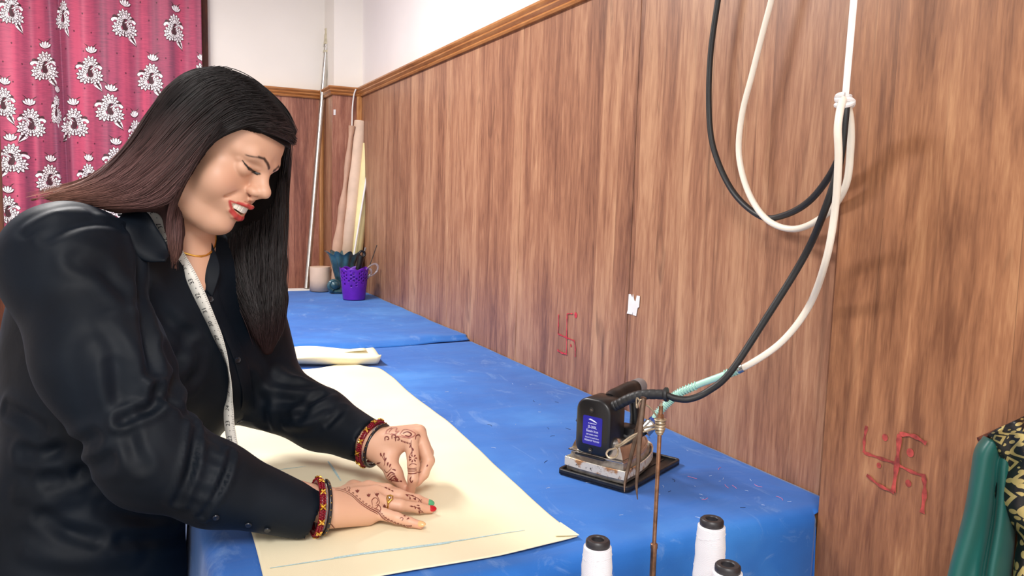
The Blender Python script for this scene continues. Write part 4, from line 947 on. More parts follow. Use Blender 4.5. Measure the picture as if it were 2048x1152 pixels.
# ------------------------------------------------------------------ signed-distance modelling for the figure
def smin(a, b, k):
    h = np.maximum(k-np.abs(a-b), 0)/k
    return np.minimum(a, b)-h*h*k*0.25
class SDF:
    def __init__(s, margin=0.03): s.ops = []; s.margin = margin
    def _add(s, f, c, R, k, op): s.ops.append((f, np.asarray(c, np.float32), float(R), float(k), op)); return s
    def ell(s, c, r, k=0.01, op='u', A=None):
        c = np.asarray(c, np.float32); r = np.asarray(r, np.float32); Am = None if A is None else np.asarray(A, np.float32)
        def f(p):
            q = p-c
            if Am is not None: q = q @ Am.T
            k0 = np.linalg.norm(q/r, axis=1); k1 = np.linalg.norm(q/(r*r), axis=1)+1e-9
            return k0*(k0-1)/k1
        return s._add(f, c, r.max(), k, op)
    def rc(s, a, b, ra, rb=None, k=0.01, op='u', sq=None):
        """tapered capsule; sq = (direction, factor) flattens it along a direction"""
        a = np.asarray(a, np.float32); b = np.asarray(b, np.float32); rb = ra if rb is None else rb
        ab = b-a; L2 = float(ab @ ab)+1e-12
        def f(p):
            q = p-a; t = np.clip(q @ ab/L2, 0, 1); v = q-t[:, None]*ab
            if sq is not None:
                n_ = np.asarray(sq[0], np.float32); c_ = v @ n_; v = v+np.outer(c_*(1/sq[1]-1), n_)
            d = np.linalg.norm(v, axis=1)-(ra+(rb-ra)*t)
            return d if sq is None else d*min(1, sq[1]*1.15)
        return s._add(f, (a+b)/2, np.linalg.norm(ab)/2+max(ra, rb), k, op)
    def chain(s, pts, rs, k=0.01, op='u', sq=None):
        for i in range(len(pts)-1): s.rc(pts[i], pts[i+1], rs[i], rs[i+1], k, op, sq)
        return s
    def fn(s, f, c, R, k=0.01, op='u'): return s._add(f, c, R, k, op)
    def __call__(s, p):
        p = p.astype(np.float32); d = np.full(len(p), 0.2, np.float32); lo, hi = p.min(0), p.max(0)
        for f, c, R, k, op in s.ops:
            g = c-np.clip(c, lo, hi)
            if g @ g > (R+s.margin+k)**2: continue
            q = p-c; m = np.einsum('ij,ij->i', q, q) < (R+s.margin+k)**2
            if not m.any(): continue
            e = f(p[m]).astype(np.float32)
            d[m] = smin(d[m], e, k) if op == 'u' else -smin(-d[m], e, k)
        return d
    def bounds(s):
        lo = np.min([c-R for f, c, R, k, op in s.ops if op == 'u'], axis=0); hi = np.max([c+R for f, c, R, k, op in s.ops if op == 'u'], axis=0)
        return lo-0.01, hi+0.01
def surface_nets(sdf, h, smooth=1):
    lo, hi = sdf.bounds(); B = 8; nb = np.ceil((hi-lo)/(h*B)).astype(int)+1
    gi = np.stack(np.meshgrid(*[np.arange(k) for k in nb], indexing='ij'), -1).reshape(-1, 3)
    cen = lo+(gi+0.5)*h*B; d = sdf(cen); act = gi[np.abs(d) < h*B*0.866*1.25+0.003]
    w_ = act//4; act = act[np.lexsort((w_[:, 2], w_[:, 1], w_[:, 0]))]
    cor = np.stack(np.meshgrid(*[np.arange(B+1)]*3, indexing='ij'), -1).reshape(-1, 3)
    dims = (nb*B+2).astype(np.int64)
    key = lambda c: (c[..., 0].astype(np.int64)*dims[1]+c[..., 1])*dims[2]+c[..., 2]
    VK, VP, Q = [], [], []
    for s0 in range(0, len(act), 96):
        a = act[s0:s0+96]; ci = a[:, None, :]*B+cor[None]; val = sdf((lo+ci.reshape(-1, 3)*h)).reshape(len(a), B+1, B+1, B+1)
        c8 = [val[:, i:i+B, j:j+B, k:k+B] for i in (0, 1) for j in (0, 1) for k in (0, 1)]
        ins = sum((c < 0).astype(np.int8) for c in c8); m = (ins > 0) & (ins < 8)
        bi, x, y, z = np.nonzero(m)
        if len(bi):
            cv = np.stack([c[m] for c in c8], 1)             # corners (i,j,k) -> index 4i+2j+k
            acc = np.zeros((len(bi), 3)); cnt = np.zeros(len(bi))
            for p_, q_, ax in [(0, 4, 0), (1, 5, 0), (2, 6, 0), (3, 7, 0), (0, 2, 1), (1, 3, 1), (4, 6, 1), (5, 7, 1), (0, 1, 2), (2, 3, 2), (4, 5, 2), (6, 7, 2)]:
                va, vb = cv[:, p_], cv[:, q_]; cr = (va < 0) != (vb < 0); t = np.where(cr, va/(va-vb+1e-20), 0)
                o = np.array([(p_ >> 2) & 1, (p_ >> 1) & 1, p_ & 1], float)
                pt = np.repeat(o[None], len(bi), 0); pt[:, ax] += t
                acc += pt*cr[:, None]; cnt += cr
            g = a[bi]*B+np.stack([x, y, z], 1)
            VK.append(key(g)); VP.append(lo+(g+acc/cnt[:, None])*h)
        for ax in range(3):
            sl0 = [slice(0, B)]*3; sl1 = [slice(0, B)]*3; sl1[ax] = slice(1, B+1)
            v0 = val[:, sl0[0], sl0[1], sl0[2]]; v1 = val[:, sl1[0], sl1[1], sl1[2]]
            cr = (v0 < 0) != (v1 < 0); bi, x, y, z = np.nonzero(cr)
            if not len(bi): continue
            g = a[bi]*B+np.stack([x, y, z], 1); o1 = np.zeros(3, int); o2 = np.zeros(3, int); o1[(ax+1) % 3] = 1; o2[(ax+2) % 3] = 1
            q = np.stack([key(g-o1-o2), key(g-o2), key(g), key(g-o1)], 1)
            fl = v0[cr] >= 0; q[fl] = q[fl][:, ::-1]; Q.append(q)
    VK = np.concatenate(VK); VP = np.concatenate(VP); Q = np.concatenate(Q)
    o = np.argsort(VK); VK, VP = VK[o], VP[o]
    idx = np.searchsorted(VK, Q); idx = np.clip(idx, 0, len(VK)-1); ok = (VK[idx] == Q).all(1); F = idx[ok]
    for _ in range(smooth):
        a_ = np.concatenate([F[:, i] for i in (0, 1, 2, 3, 0, 1, 2, 3)]); b_ = np.concatenate([F[:, j] for j in (1, 2, 3, 0, 3, 0, 1, 2)])
        c_ = np.bincount(a_, minlength=len(VP)); s_ = np.stack([np.bincount(a_, VP[b_, k], len(VP)) for k in range(3)], 1)
        VP = np.where(c_[:, None] > 0, VP*0.5+0.5*s_/np.maximum(c_, 1)[:, None], VP)
    return VP, F
def vnormals(Vv, F):
    a = np.cross(Vv[F[:, 2]]-Vv[F[:, 0]], Vv[F[:, 3]]-Vv[F[:, 1]]); fi = F.T.ravel()
    n_ = np.stack([np.bincount(fi, np.tile(a[:, k], 4), len(Vv)) for k in range(3)], 1)
    return n_/(np.linalg.norm(n_, axis=1)[:, None]+1e-12)
def np_obj(name, Vv, F, mat, parent=None, colors=None):
    me = bpy.data.meshes.new(name); nv, nf = len(Vv), len(F)
    me.vertices.add(nv); me.vertices.foreach_set('co', Vv.astype(np.float32).ravel()); me.loops.add(nf*4); me.loops.foreach_set('vertex_index', F.astype(np.int32).ravel())
    me.polygons.add(nf); me.polygons.foreach_set('loop_start', np.arange(0, nf*4, 4, dtype=np.int32)); me.update(calc_edges=True); me.validate()
    me.polygons.foreach_set('use_smooth', np.ones(len(me.polygons), bool))
    if mat: me.materials.append(mat)
    if colors is not None:
        at = me.color_attributes.new('tint', 'FLOAT_COLOR', 'POINT'); at.data.foreach_set('color', np.concatenate([colors, np.ones((nv, 1))], 1).astype(np.float32).ravel())
    o = bpy.data.objects.new(name, me); COL.objects.link(o)
    if parent is not None: o.parent = parent; o.location = -offs(parent)
    return o
def bvh_of(Vv, F): return BVHTree.FromPolygons([tuple(v) for v in Vv], [tuple(f) for f in F.tolist()])
def hit(bvh, px, py):
    r = ray(px, py); r = r/np.linalg.norm(r); q = bvh.ray_cast(Vector(CAM), Vector(r))
    return (None, None) if q[0] is None else (np.array(q[0]), np.array(q[1]))
def seg_dist(P, path):
    d = np.full(len(P), 1e9)
    for a, b_ in zip(path[:-1], path[1:]):
        ab = b_-a; t = np.clip((P-a) @ ab/(ab @ ab+1e-12), 0, 1); d = np.minimum(d, np.linalg.norm(P-a-t[:, None]*ab, axis=1))
    return d

# ------------------------------------------------------------------ the figure: skeleton
def cdir(a, b_, c): return nrm(CR*a+CU*b_-CF*c)
HS = 1.0                                             # head size
hF = cdir(0.8534, -0.4927, 0.17); hU = cdir(0.5, 0.866, 0.0); hU = nrm(hU-hF*(hU @ hF)); hR = np.cross(hF, hU)
HO = at_d(430.6, 299.9, 1.25)
def H(x, y, z): return HO+(hR*x+hF*y+hU*z)*0.001*HS
def to_head(P): q = (P-HO)/(0.001*HS); return np.stack([q @ hR, q @ hF, q @ hU], 1)
HA = np.stack([hR, hF, hU])                          # rows: head axes
RS, LS = at_d(135, 530, 1.12), at_d(470, 545, 1.42)
bR = RS-LS; bR[2] = 0; bR = nrm(bR); bF = np.cross((0, 0, 1), bR); bU = V(0, 0, 1)
NB = at_d(335, 472, 1.31)                            # base of the neck
HC = at_d(190, 1140, 1.32)                           # hips
REL, RFO, RCU, RWR = at_d(305, 915, 1.06), at_d(430, 968, 1.085), at_d(612, 1027, 1.125), at_z(652, 1010, 0.893)
LEL, LFO, LCU, LWR = at_d(535, 785, 1.43), at_d(640, 838, 1.385), at_d(726, 878, 1.340), at_d(748, 884, 1.325)
BA = np.stack([bR, bF, bU])
person = thing('person', 'woman in a black satin shirt leaning over the table, pressing down cloth', 'person', (HC[0], HC[1], 0.0))

# ---- skin: head, neck, chest, arms, hands in one continuous surface
sk = SDF(0.02)
E3 = lambda c, r, k=12, op='u': sk.ell(H(*c), np.array(r)*0.001*HS, k*0.001, op, HA)
RCh = lambda a, b_, ra, rb=None, k=8, op='u': sk.rc(H(*a), H(*b_), ra*0.001*HS, (ra if rb is None else rb)*0.001*HS, k*0.001, op)
E3((0, 2, 40), (73, 97, 74))
E3((0, 32, -36), (61, 54, 72), 20)
E3((0, 32, -98), (40, 36, 21), 16)
for s in (-1, 1):
    RCh((s*49, 10, -80), (s*12, 58, -99), 19, 16, 22)
    E3((s*39, 54, -36), (25, 25, 27), 20)
    RCh((s*12, 93, 19), (s*32, 82, 25), 8, 8, 14); RCh((s*32, 82, 25), (s*46, 64, 21), 8, 7, 12)
E3((0, 70, -96), (21, 21, 18), 16)
E3((0, 72, -58), (30, 26.5, 26), 16)
for s in (-1, 1):
    E3((s*31, 102, 1), (17, 15, 12), 12, 's')
    E3((s*28.5, 74.5, -1.5), (16, 14.5, 12.5), 3)
    RCh((s*17, 89, 9), (s*43, 70, 9), 4.0, 4.0, 5)
RCh((0, 92, 13), (0, 108, -15), 6.4, 8.2, 14); RCh((0, 86, 4), (0, 97, -19), 7.5, 8.5, 10)
E3((0, 113.5, -20), (8.4, 8.4, 8.2), 11)
for s in (-1, 1): E3((s*10.5, 99, -26.5), (6.6, 10.5, 6.8), 7)
RCh((0, 106, -29), (0, 99, -38), 4.4, 4, 6)
for s in (-1, 1): E3((s*6.2, 105, -34), (3.3, 5.2, 3.0), 2, 's')
UL = [(-30, 75, -56), (-20, 89, -53.8), (-9, 100.5, -50.2), (0, 103.5, -51.0), (9, 100.5, -50.2), (20, 89, -53.8), (30, 75, -56)]
LLp = [(-29.5, 75, -57.5), (-20, 85, -69), (-10, 92, -74), (0, 94, -75), (10, 92, -74), (20, 85, -69), (29.5, 75, -57.5)]
MO = [(-24.5, 85, -57.2), (-14, 95, -60.8), (0, 101, -62.2), (14, 95, -60.8), (24.5, 85, -57.2)]
for i in range(6):
    ra = [1.5, 2.5, 3.3, 3.3, 3.3, 2.5, 1.5]; RCh(UL[i], UL[i+1], ra[i], ra[i+1], 3.0)
    rb = [1.8, 4.0, 5.2, 5.6, 5.2, 4.0, 1.8]; RCh(LLp[i], LLp[i+1], rb[i], rb[i+1], 3.0)
for i in range(4):
    rm = [1.8, 5.6, 6.6, 5.6, 1.8]
    for dy in (0, 7, 13): RCh((MO[i][0], MO[i][1]-dy, MO[i][2]), (MO[i+1][0], MO[i+1][1]-dy, MO[i+1][2]), rm[i], rm[i+1], 1.2, 's')
for s in (-1, 1):
    RCh((s*19, 94, -34), (s*35, 76, -52), 1.6, 1.4, 9, 's')
    E3((s*72, -12, -14), (7, 17, 29), 5); E3((s*77, -8, -12), (5, 10, 18), 4, 's')
neck0 = H(0, -16, -66)
sk.rc(neck0, NB+V(0, 0, -0.01), 0.050, 0.056, 0.030)
RSm, LSm = (RS+NB)/2+V(0, 0, -0.02), (LS+NB)/2+V(0, 0, -0.02)
sk.rc(NB+V(0, 0, -0.03), RSm, 0.050, 0.042, 0.04); sk.rc(NB+V(0, 0, -0.03), LSm, 0.050, 0.042, 0.04)
CH = NB+bF*0.03+V(0, 0, -0.13)
sk.ell(CH, (0.10, 0.060, 0.12), 0.04, 'u', BA)
sk.rc(NB+bF*0.040, at_d(394, 576, 1.276), 0.046, 0.028, 0.02)
sk.chain([RSm, RS, REL, RFO, RWR], [0.045, 0.045, 0.036, 0.034, 0.025], 0.03)
sk.chain([LSm, LS, LEL, LFO, LWR], [0.045, 0.043, 0.036, 0.034, 0.025], 0.03)
# right hand, flat on the cloth, fingers pointing away along the table
rMC = [at_z(736, 976, 0.884), at_z(750, 986, 0.886), at_z(755, 1004, 0.881), at_z(752, 1024, 0.873)]
rF = [[rMC[0], at_z(774, 979, 0.880), at_z(796, 987, 0.870), at_z(806, 992, 0.864)],
      [rMC[1], at_z(800, 992, 0.880), at_z(834, 1000, 0.870), at_z(857, 1007, 0.8632)],
      [rMC[2], at_z(800, 1011, 0.876), at_z(838, 1016, 0.867), at_z(861, 1019, 0.8625)],
      [rMC[3], at_z(793, 1036, 0.868), at_z(818, 1044, 0.864), at_z(841, 1050, 0.8615)]]
rR = [[0.0115, 0.0092, 0.0080, 0.0066], [0.0120, 0.0096, 0.0084, 0.0068], [0.0115, 0.0090, 0.0078, 0.0064], [0.0108, 0.0082, 0.0072, 0.0060]]
wl = nrm(np.cross(nrm(rMC[1]-RWR), (0, 0, 1)))       # across the wrist, toward the viewer
for i, m_ in enumerate(rMC):
    o = RWR+wl*(-0.016+0.0115*i)+V(0, 0, 0.002-0.003*abs(i-1)); sk.rc(o, m_, 0.0165, 0.0118+0.001*(i in (1, 2)), 0.014)
sk.rc(RWR+wl*0.014+V(0, 0, -0.012), rMC[3]+V(-0.014, 0, -0.006), 0.017, 0.012, 0.014)
for f_, r_ in zip(rF, rR): sk.chain(f_, r_, 0.004)
rT = [RWR+wl*-0.020+V(0.012, 0, -0.010), at_z(706, 977, 0.870), at_z(738, 979, 0.866), at_z(757, 982, 0.8645)]
sk.chain(rT, [0.017, 0.0125, 0.0105, 0.0085], 0.008)
# left hand, pinching above the cloth
lMC = [at_d(822, 876, 1.296), at_d(838, 869, 1.316), at_d(838, 864, 1.338), at_d(832, 862, 1.358)]
tipI = at_z(822, 983, 0.8675)
lF = [[lMC[0], at_d(827, 930, 1.270), at_d(826, 958, 1.263), tipI],
      [lMC[1], at_d(857, 921, 1.294), at_d(847, 948, 1.284), at_d(834, 965, 1.278)],
      [lMC[2], at_d(856, 906, 1.326), at_d(848, 935, 1.316), at_d(838, 952, 1.308)],
      [lMC[3], at_d(846, 895, 1.358), at_d(840, 918, 1.350), at_d(832, 934, 1.343)]]
lR = [[0.0122, 0.0098, 0.0085, 0.0066], [0.0122, 0.0102, 0.0086, 0.0070], [0.0112, 0.0094, 0.0080, 0.0066], [0.0102, 0.0082, 0.0072, 0.0060]]
lw = nrm(lMC[3]-lMC[0])
for i, m_ in enumerate(lMC): sk.rc(LWR+lw*(-0.014+0.010*i), m_, 0.0185, 0.0125, 0.014)
for f_, r_ in zip(lF, lR): sk.chain(f_, r_, 0.004)
lT = [LWR+(at_d(756, 905, 1.308)-LWR)*0.5, at_d(774, 918, 1.298), at_d(788, 947, 1.280), at_z(806, 974, 0.871)]
sk.chain(lT, [0.024, 0.0155, 0.0122, 0.0085], 0.012)
sk.rc(lT[1]+(LWR-lT[1])*0.2, lMC[0]+(lT[1]-lMC[0])*0.25, 0.011, 0.010, 0.014)
SV, SFc = surface_nets(sk, 0.0016)
SKB = bvh_of(SV, SFc)
hl = to_head(SV)
near_l = np.array([to_head(hit(SKB, px, py)[0][None])[0] for px, py in [(485, 321), (491, 329), (498, 337), (506, 343), (513, 346.5), (519, 347.5)]])   # line of the lowered lid
# natural colouring of the skin: lips, brows, lash line, a little warmth on the cheeks
def lerp(c, t, m): return c*(1-m[:, None])+np.array(t)[None]*m[:, None]
def soft(d, r, w_): return np.clip((r+w_-d)/(2*w_), 0, 1)
base = np.array(srgb(213, 167, 140)[:3]); colr = np.repeat(base[None], len(SV), 0)
isH = (hl[:, 2] > -125) & (np.abs(hl[:, 0]) < 95) & (hl[:, 1] > -20)
A = lambda pts: [np.array(p, float) for p in pts]
h2 = hl[:, [0, 2]]
du = np.full(len(hl), 1e9)
for i in range(6):
    du = np.minimum(du, seg_dist(h2, A([(UL[i][0], UL[i][2]), (UL[i+1][0], UL[i+1][2])]))-[1.4, 2.8, 3.5, 3.5, 2.8, 1.4][i]); du = np.minimum(du, seg_dist(h2, A([(LLp[i][0], LLp[i][2]), (LLp[i+1][0], LLp[i+1][2])]))-[1.8, 4.0, 5.2, 5.2, 4.0, 1.8][i])
cheek = np.exp(-(np.minimum(np.linalg.norm(hl-np.array([42, 66, -32]), axis=1), np.linalg.norm(hl-np.array([-42, 66, -32]), axis=1))/20)**2)
colr = lerp(colr, srgb(222, 150, 126)[:3], cheek*0.30*isH)
colr = lerp(colr, srgb(184, 64, 60)[:3], soft(du, 0.0, 0.8)*isH*(hl[:, 1] > 68))
inm = soft(np.minimum(seg_dist(hl, A([(x, y-13, z) for x, y, z in MO])), seg_dist(hl, A([(x*0.9, y-18, z) for x, y, z in MO]))), 6.0, 1.0)*isH; colr = lerp(colr, srgb(70, 18, 18)[:3], inm)
h2 = hl[:, [0, 2]]
for s in (-1, 1):
    br = A([(s*8.5, 18.5), (s*16, 24), (s*25, 28), (s*36, 26), (s*46, 19.5)])
    bd = np.full(len(hl), 1e9)
    for i in range(4):
        w_ = [2.6, 2.4, 1.9, 1.1][i]; bd = np.minimum(bd, seg_dist(h2, br[i:i+2])-w_)
    fr = isH & (hl[:, 1] > 40)
    colr = lerp(colr, srgb(44, 28, 26)[:3], soft(bd, 0.0, 1.0)*0.95*fr)
    ld = np.full(len(hl), 1e9); nl = near_l*np.array([s, 1, 1])
    for i in range(5):
        ld = np.minimum(ld, seg_dist(hl, nl[i:i+2])-[0.9, 1.7, 2.6, 2.6, 1.8][i])
    colr = lerp(colr, srgb(20, 13, 13)[:3], soft(ld, 0.0, 0.7)*fr)
for f_, cset in ((rF, None), (lF, None)):
    for q in f_:
        t = np.linalg.norm(SV-q[3], axis=1); colr = lerp(colr, srgb(216, 148, 124)[:3], np.exp(-(t/0.014)**2)*0.4)
m, b, n = new_mat('skin'); L = m.node_tree.links
ca = n('ShaderNodeVertexColor', layer_name='tint'); v = n.mapped(); nz = n.noise(v, 220, 3)
L.new(n.mix(n.ramp(nz, [(0.3, (0.94,)*3), (0.7, (1.0,)*3)]), srgb(0, 0, 0), ca.outputs[0]) if False else ca.outputs[0], b.inputs['Base Color'])
b.inputs['Roughness'].default_value = 0.46; b.inputs['Subsurface Weight'].default_value = 0.12; b.inputs['Subsurface Radius'].default_value = (0.010, 0.004, 0.002)
L.new(n.bump(nz, 0.06, 0.0008), b.inputs['Normal'])
M['skin'] = m
body = np_obj('body', SV, SFc, M['skin'], person, colr)

# teeth
M['enamel'] = simple('tooth_enamel', srgb(246, 240, 226), 0.25, var=0.02)
def arch(a): return V(24.5*math.sin(a), 72+23*math.cos(a), 0)
gs = []
for i in range(-4, 4):
    w_ = 0.27 if i not in (-1, 0) else 0.31
    a0 = i*0.28+0.14; c = arch(a0); tdir = nrm(V(math.cos(a0), -math.sin(a0)*0.85, 0)); wd = [4.2, 3.6, 3.9, 3.4][min(3, abs(i) if i >= 0 else abs(i)-1)] ; zb = [-65.5, -64.6, -64.2, -62.5][min(3, abs(i) if i >= 0 else abs(i)-1)]
    nd = V(-tdir[1], tdir[0], 0); nd = nd if nd[1] > 0 else -nd
    bm_ = box((0, 0, 0), (wd*2*0.96, 5.0, 14), 1.4, 3); o = []
    for v_ in bm_[0]: q = c+tdir*v_[0]+nd*v_[1]+V(0, 0, zb+7+v_[2]); o.append(tuple(H(*q)))
    gs.append((o, bm_[1]))
obj('teeth', join(*gs), M['enamel'], person, angle=60)

def trace(sdf, px, py, d0=0.8, d1=1.8):
    r = ray(px, py); d = np.linspace(d0, d1, 1200); v = sdf(CAM+r[None]*d[:, None]); i = np.argmax(v < 0)
    return CAM+r*d[i] if v.min() < 0 else None
# ------------------------------------------------------------------ shirt
def cloth_mat():
    m, b, n = new_mat('black_satin'); L = m.node_tree.links
    v = n.mapped(); f = n.noise(v, 7, 3); wv = n.noise(n.mapped((700, 700, 700)), 1, 2)
    L.new(n.ramp(f, [(0.3, srgb(6, 12, 20)), (0.7, srgb(10, 20, 31))]), b.inputs['Base Color'])
    b.inputs['Roughness'].default_value = 0.58; b.inputs['Specular IOR Level'].default_value = 0.18; b.inputs['Sheen Weight'].default_value = 0.06; b.inputs['Sheen Tint'].default_value = srgb(130, 150, 190); b.inputs['Sheen Roughness'].default_value = 0.35
    L.new(n.bump(n.math('ADD', n.math('MULTIPLY', wv, 0.04), n.noise(v, 26, 3, 0.5, 0.6)), 0.20, 0.004), b.inputs['Normal'])
    return m
M['satin'] = cloth_mat()
sh = SDF(0.05)
ax_t = lambda k: NB*(1-k)+HC*k
sh.rc(RS, NB+V(0, 0, -0.07), 0.076, 0.075, 0.05); sh.rc(NB+V(0, 0, -0.07), LS, 0.075, 0.07, 0.05)
sh.rc(NB+V(0, 0, -0.03)-bF*0.015, NB+V(0, 0, -0.13), 0.070, 0.11, 0.06)
sh.ell(ax_t(0.36)+bF*0.005, (0.170, 0.118, 0.20), 0.06, 'u', BA)
for s in (-1, 1): sh.ell(ax_t(0.42)+bF*0.085+bR*0.075*s, (0.088, 0.080, 0.090), 0.06, 'u', BA)
sh.ell(ax_t(0.70)+bF*0.002-CR*0.012, (0.182, 0.122, 0.20), 0.08, 'u', BA)
sh.ell(at_d(128, 735, 1.29), (0.085, 0.105, 0.21), 0.08, 'u', BA)
sh.ell(HC, (0.194, 0.146, 0.20), 0.08, 'u', BA)
sh.rc(HC, HC+V(0, 0, -0.16), 0.15, 0.145, 0.08)
sh.chain([RS, at_d(205, 720, 1.075), REL], [0.086, 0.076, 0.068], 0.045)
sh.chain([REL, RFO, RCU], [0.068, 0.056, 0.0385], 0.02)
sh.chain([LS, LEL], [0.072, 0.064], 0.05)
sh.chain([LEL, LFO, LCU], [0.064, 0.054, 0.040], 0.02)
def half(c, dr, R, k=0.002):                        # cut everything past a plane, near c
    c = np.asarray(c, np.float32); dr = np.asarray(nrm(dr), np.float32)
    sh.fn(lambda p: -((p-c) @ dr), c+dr*(R*0.6), R, k, 's')
for cu, fo, wr_ in ((RCU, RFO, RWR), (LCU, LFO, LWR)):
    d_ = nrm(cu-fo); half(cu+d_*0.012, d_, 0.05)
    sh.rc(cu-d_*0.02, cu+d_*0.05, 0.0315, 0.0345, 0.002, 's')
hem = HC+V(0, 0, -0.20); sh.fn(lambda p: (p-np.asarray(hem, np.float32)) @ np.array([0, 0, 1], np.float32), hem+V(0, 0, -0.1), 0.34, 0.002, 's')
# open V neck
VT = trace(sh, 402, 576)
sh.rc(at_d(374, 468, 1.235), VT, 0.036, 0.0015, 0.003, 's'); sh.rc(at_d(376, 478, 1.255), VT+CF*0.012, 0.034, 0.006, 0.003, 's')
sh.rc(neck0, NB+V(0, 0, -0.02), 0.062, 0.058, 0.004, 's')
TV, TF = surface_nets(sh, 0.0042, 2)
TB = bvh_of(TV, TF)
TN = vnormals(TV, TF); disp = np.zeros(len(TV))
def fold(pts, wd, ht, skew=0.0):
    P = []
    for px, py in pts:
        q, _ = hit(TB, px, py)
        if q is not None: P.append(q)
    if len(P) < 2: return
    P = catmull(P, 5); d = seg_dist(TV, P); tot = ht*np.exp(-(d/wd)**2)
    # fade toward the ends
    e = np.minimum(np.linalg.norm(TV-P[0], axis=1), np.linalg.norm(TV-P[-1], axis=1)); tot *= np.clip(0.25+e/0.05, 0, 1)
    if skew: tot -= skew*ht*np.exp(-((d-1.9*wd)/(0.9*wd))**2)*(d > 0)
    global disp; disp = disp+tot
G = lambda *p, w=0.007, h=-0.006, s=0.35: fold(p, w, h, s)
G((258, 462), (280, 540), (292, 640), (304, 745), w=0.009, h=-0.010)
G((388, 852), (384, 925), (356, 1000), w=0.006, h=-0.008, s=0.5)
G((310, 778), (306, 812), (246, 838), w=0.007, h=-0.009, s=0.5); G((312, 780), (345, 808), (384, 842), w=0.006, h=-0.005)
G((255, 850), (268, 900), (285, 930), w=0.008, h=-0.005)
G((462, 905), (446, 962), (404, 1030), w=0.0045, h=-0.006, s=0.6)
for q in (((400, 870), (430, 885), (450, 905)), ((395, 905), (425, 915), (446, 925)), ((392, 940), (420, 950), (440, 955)), ((385, 975), (408, 985), (428, 985)), ((375, 1000), (395, 1010), (410, 1012))): G(*q, w=0.0050, h=-0.0022, s=0.3)
G((50, 905), (110, 902), (190, 878), w=0.010, h=-0.009); G((100, 958), (160, 945), (218, 922), w=0.010, h=-0.009); G((88, 1035), (130, 1060), (190, 1078), w=0.010, h=-0.008)
G((15, 818), (50, 835), (85, 858), w=0.010, h=-0.008); G((40, 985), (100, 1000), (150, 990), w=0.012, h=0.006); G((210, 1010), (270, 1030), (340, 1040), w=0.012, h=-0.007); G((60, 1100), (150, 1120), (260, 1110), w=0.014, h=0.006); G((250, 1080), (330, 1075), (410, 1060), w=0.010, h=-0.007)
G((60, 452), (110, 430), (165, 420), w=0.008, h=0.006); G((95, 475), (165, 445), (245, 455), w=0.008, h=-0.006); G((160, 520), (215, 545), (262, 600), w=0.012, h=-0.007); G((235, 640), (262, 700), (285, 770), w=0.012, h=0.006)
G((190, 700), (200, 780), (215, 850), w=0.014, h=0.004); G((225, 730), (232, 790), (240, 835), w=0.008, h=-0.004)
G((330, 700), (350, 745), (345, 800), w=0.010, h=-0.008); G((375, 670), (350, 720), (330, 790), w=0.012, h=-0.007); G((300, 590), (345, 650), (385, 690), w=0.012, h=-0.006); G((400, 700), (385, 760), (370, 830), w=0.010, h=-0.006)
G((560, 745), (600, 760), (640, 770), w=0.009, h=0.007); G((540, 800), (590, 800), (640, 790), w=0.010, h=-0.008); G((600, 830), (625, 800), (660, 785), w=0.008, h=-0.007); G((570, 850), (610, 850), (650, 830), w=0.008, h=0.005); G((500, 760), (520, 800), (530, 850), w=0.010, h=-0.008); G((655, 850), (675, 830), (690, 815), w=0.005, h=-0.004)
nz = np.array([mnoise.noise(Vector(tuple(p*9)))+0.5*mnoise.noise(Vector(tuple(p*22))) for p in TV[::1]]) if len(TV) < 200000 else 0
TV = TV+TN*(disp+0.0016*nz)[:, None]
# keep the cloth off the table and off the blue cover's side
slv = seg_dist(TV, [REL, RFO, RCU]) < 0.085
TV[:, 2] = np.where(slv & (TV[:, 0] > TX0-0.01) & (TV[:, 2] < TZ+0.010), TZ+0.010, TV[:, 2])
low = ~slv & (TV[:, 2] < TZ+0.012); TV[:, 0] = np.where(low & (TV[:, 0] > TX0-0.014), TX0-0.014, TV[:, 0])
shirt = np_obj('shirt', TV, TF, M['satin'], person)
TB = bvh_of(TV, TF)

# collar: stand and turned-down leaf around the neck, open at the front
nax = nrm(neck0-NB); cf = nrm(bF*0.9+nrm(VT-NB)*0.0+bR*0.05); cf = nrm(cf-nax*(cf @ nax)); cr_ = np.cross(cf, nax)
def collar(u, v):
    a = math.radians(34+292*u); e = math.sin(math.pi*u)            # angle from the front, over the right shoulder to the left
    dr = cf*math.cos(a)+cr_*math.sin(a); tip = max(0, 1-min(u, 1-u)/0.14)
    up_ = 0.030-0.006*tip; r_in = 0.061; r_out = 0.092+0.034*tip+0.012*e
    if v < 0.35:
        q = v/0.35; p = NB+dr*(r_in+0.004*q)+nax*(0.0+up_*q)
    else:
        q = (v-0.35)/0.65; p = NB+dr*(r_in+0.006+(r_out-r_in)*q)+nax*(up_+0.004*math.sin(math.pi*q)-q*(0.060+0.045*tip+0.012*(1-e)))
        n_ = TB.find_nearest(Vector(p))
        if n_[0] is not None:
            off = np.array(p)-np.array(n_[0]); sd = off @ np.array(n_[1]); need = 0.0055+0.004*(1-q)
            if sd < need: p = p+np.array(n_[1])*(need-sd)
    return p
col_o = obj('collar', grid(lambda u, v: collar(u, v*0.5), 90, 10), M['satin'], person, angle=180, solid=0.0028)
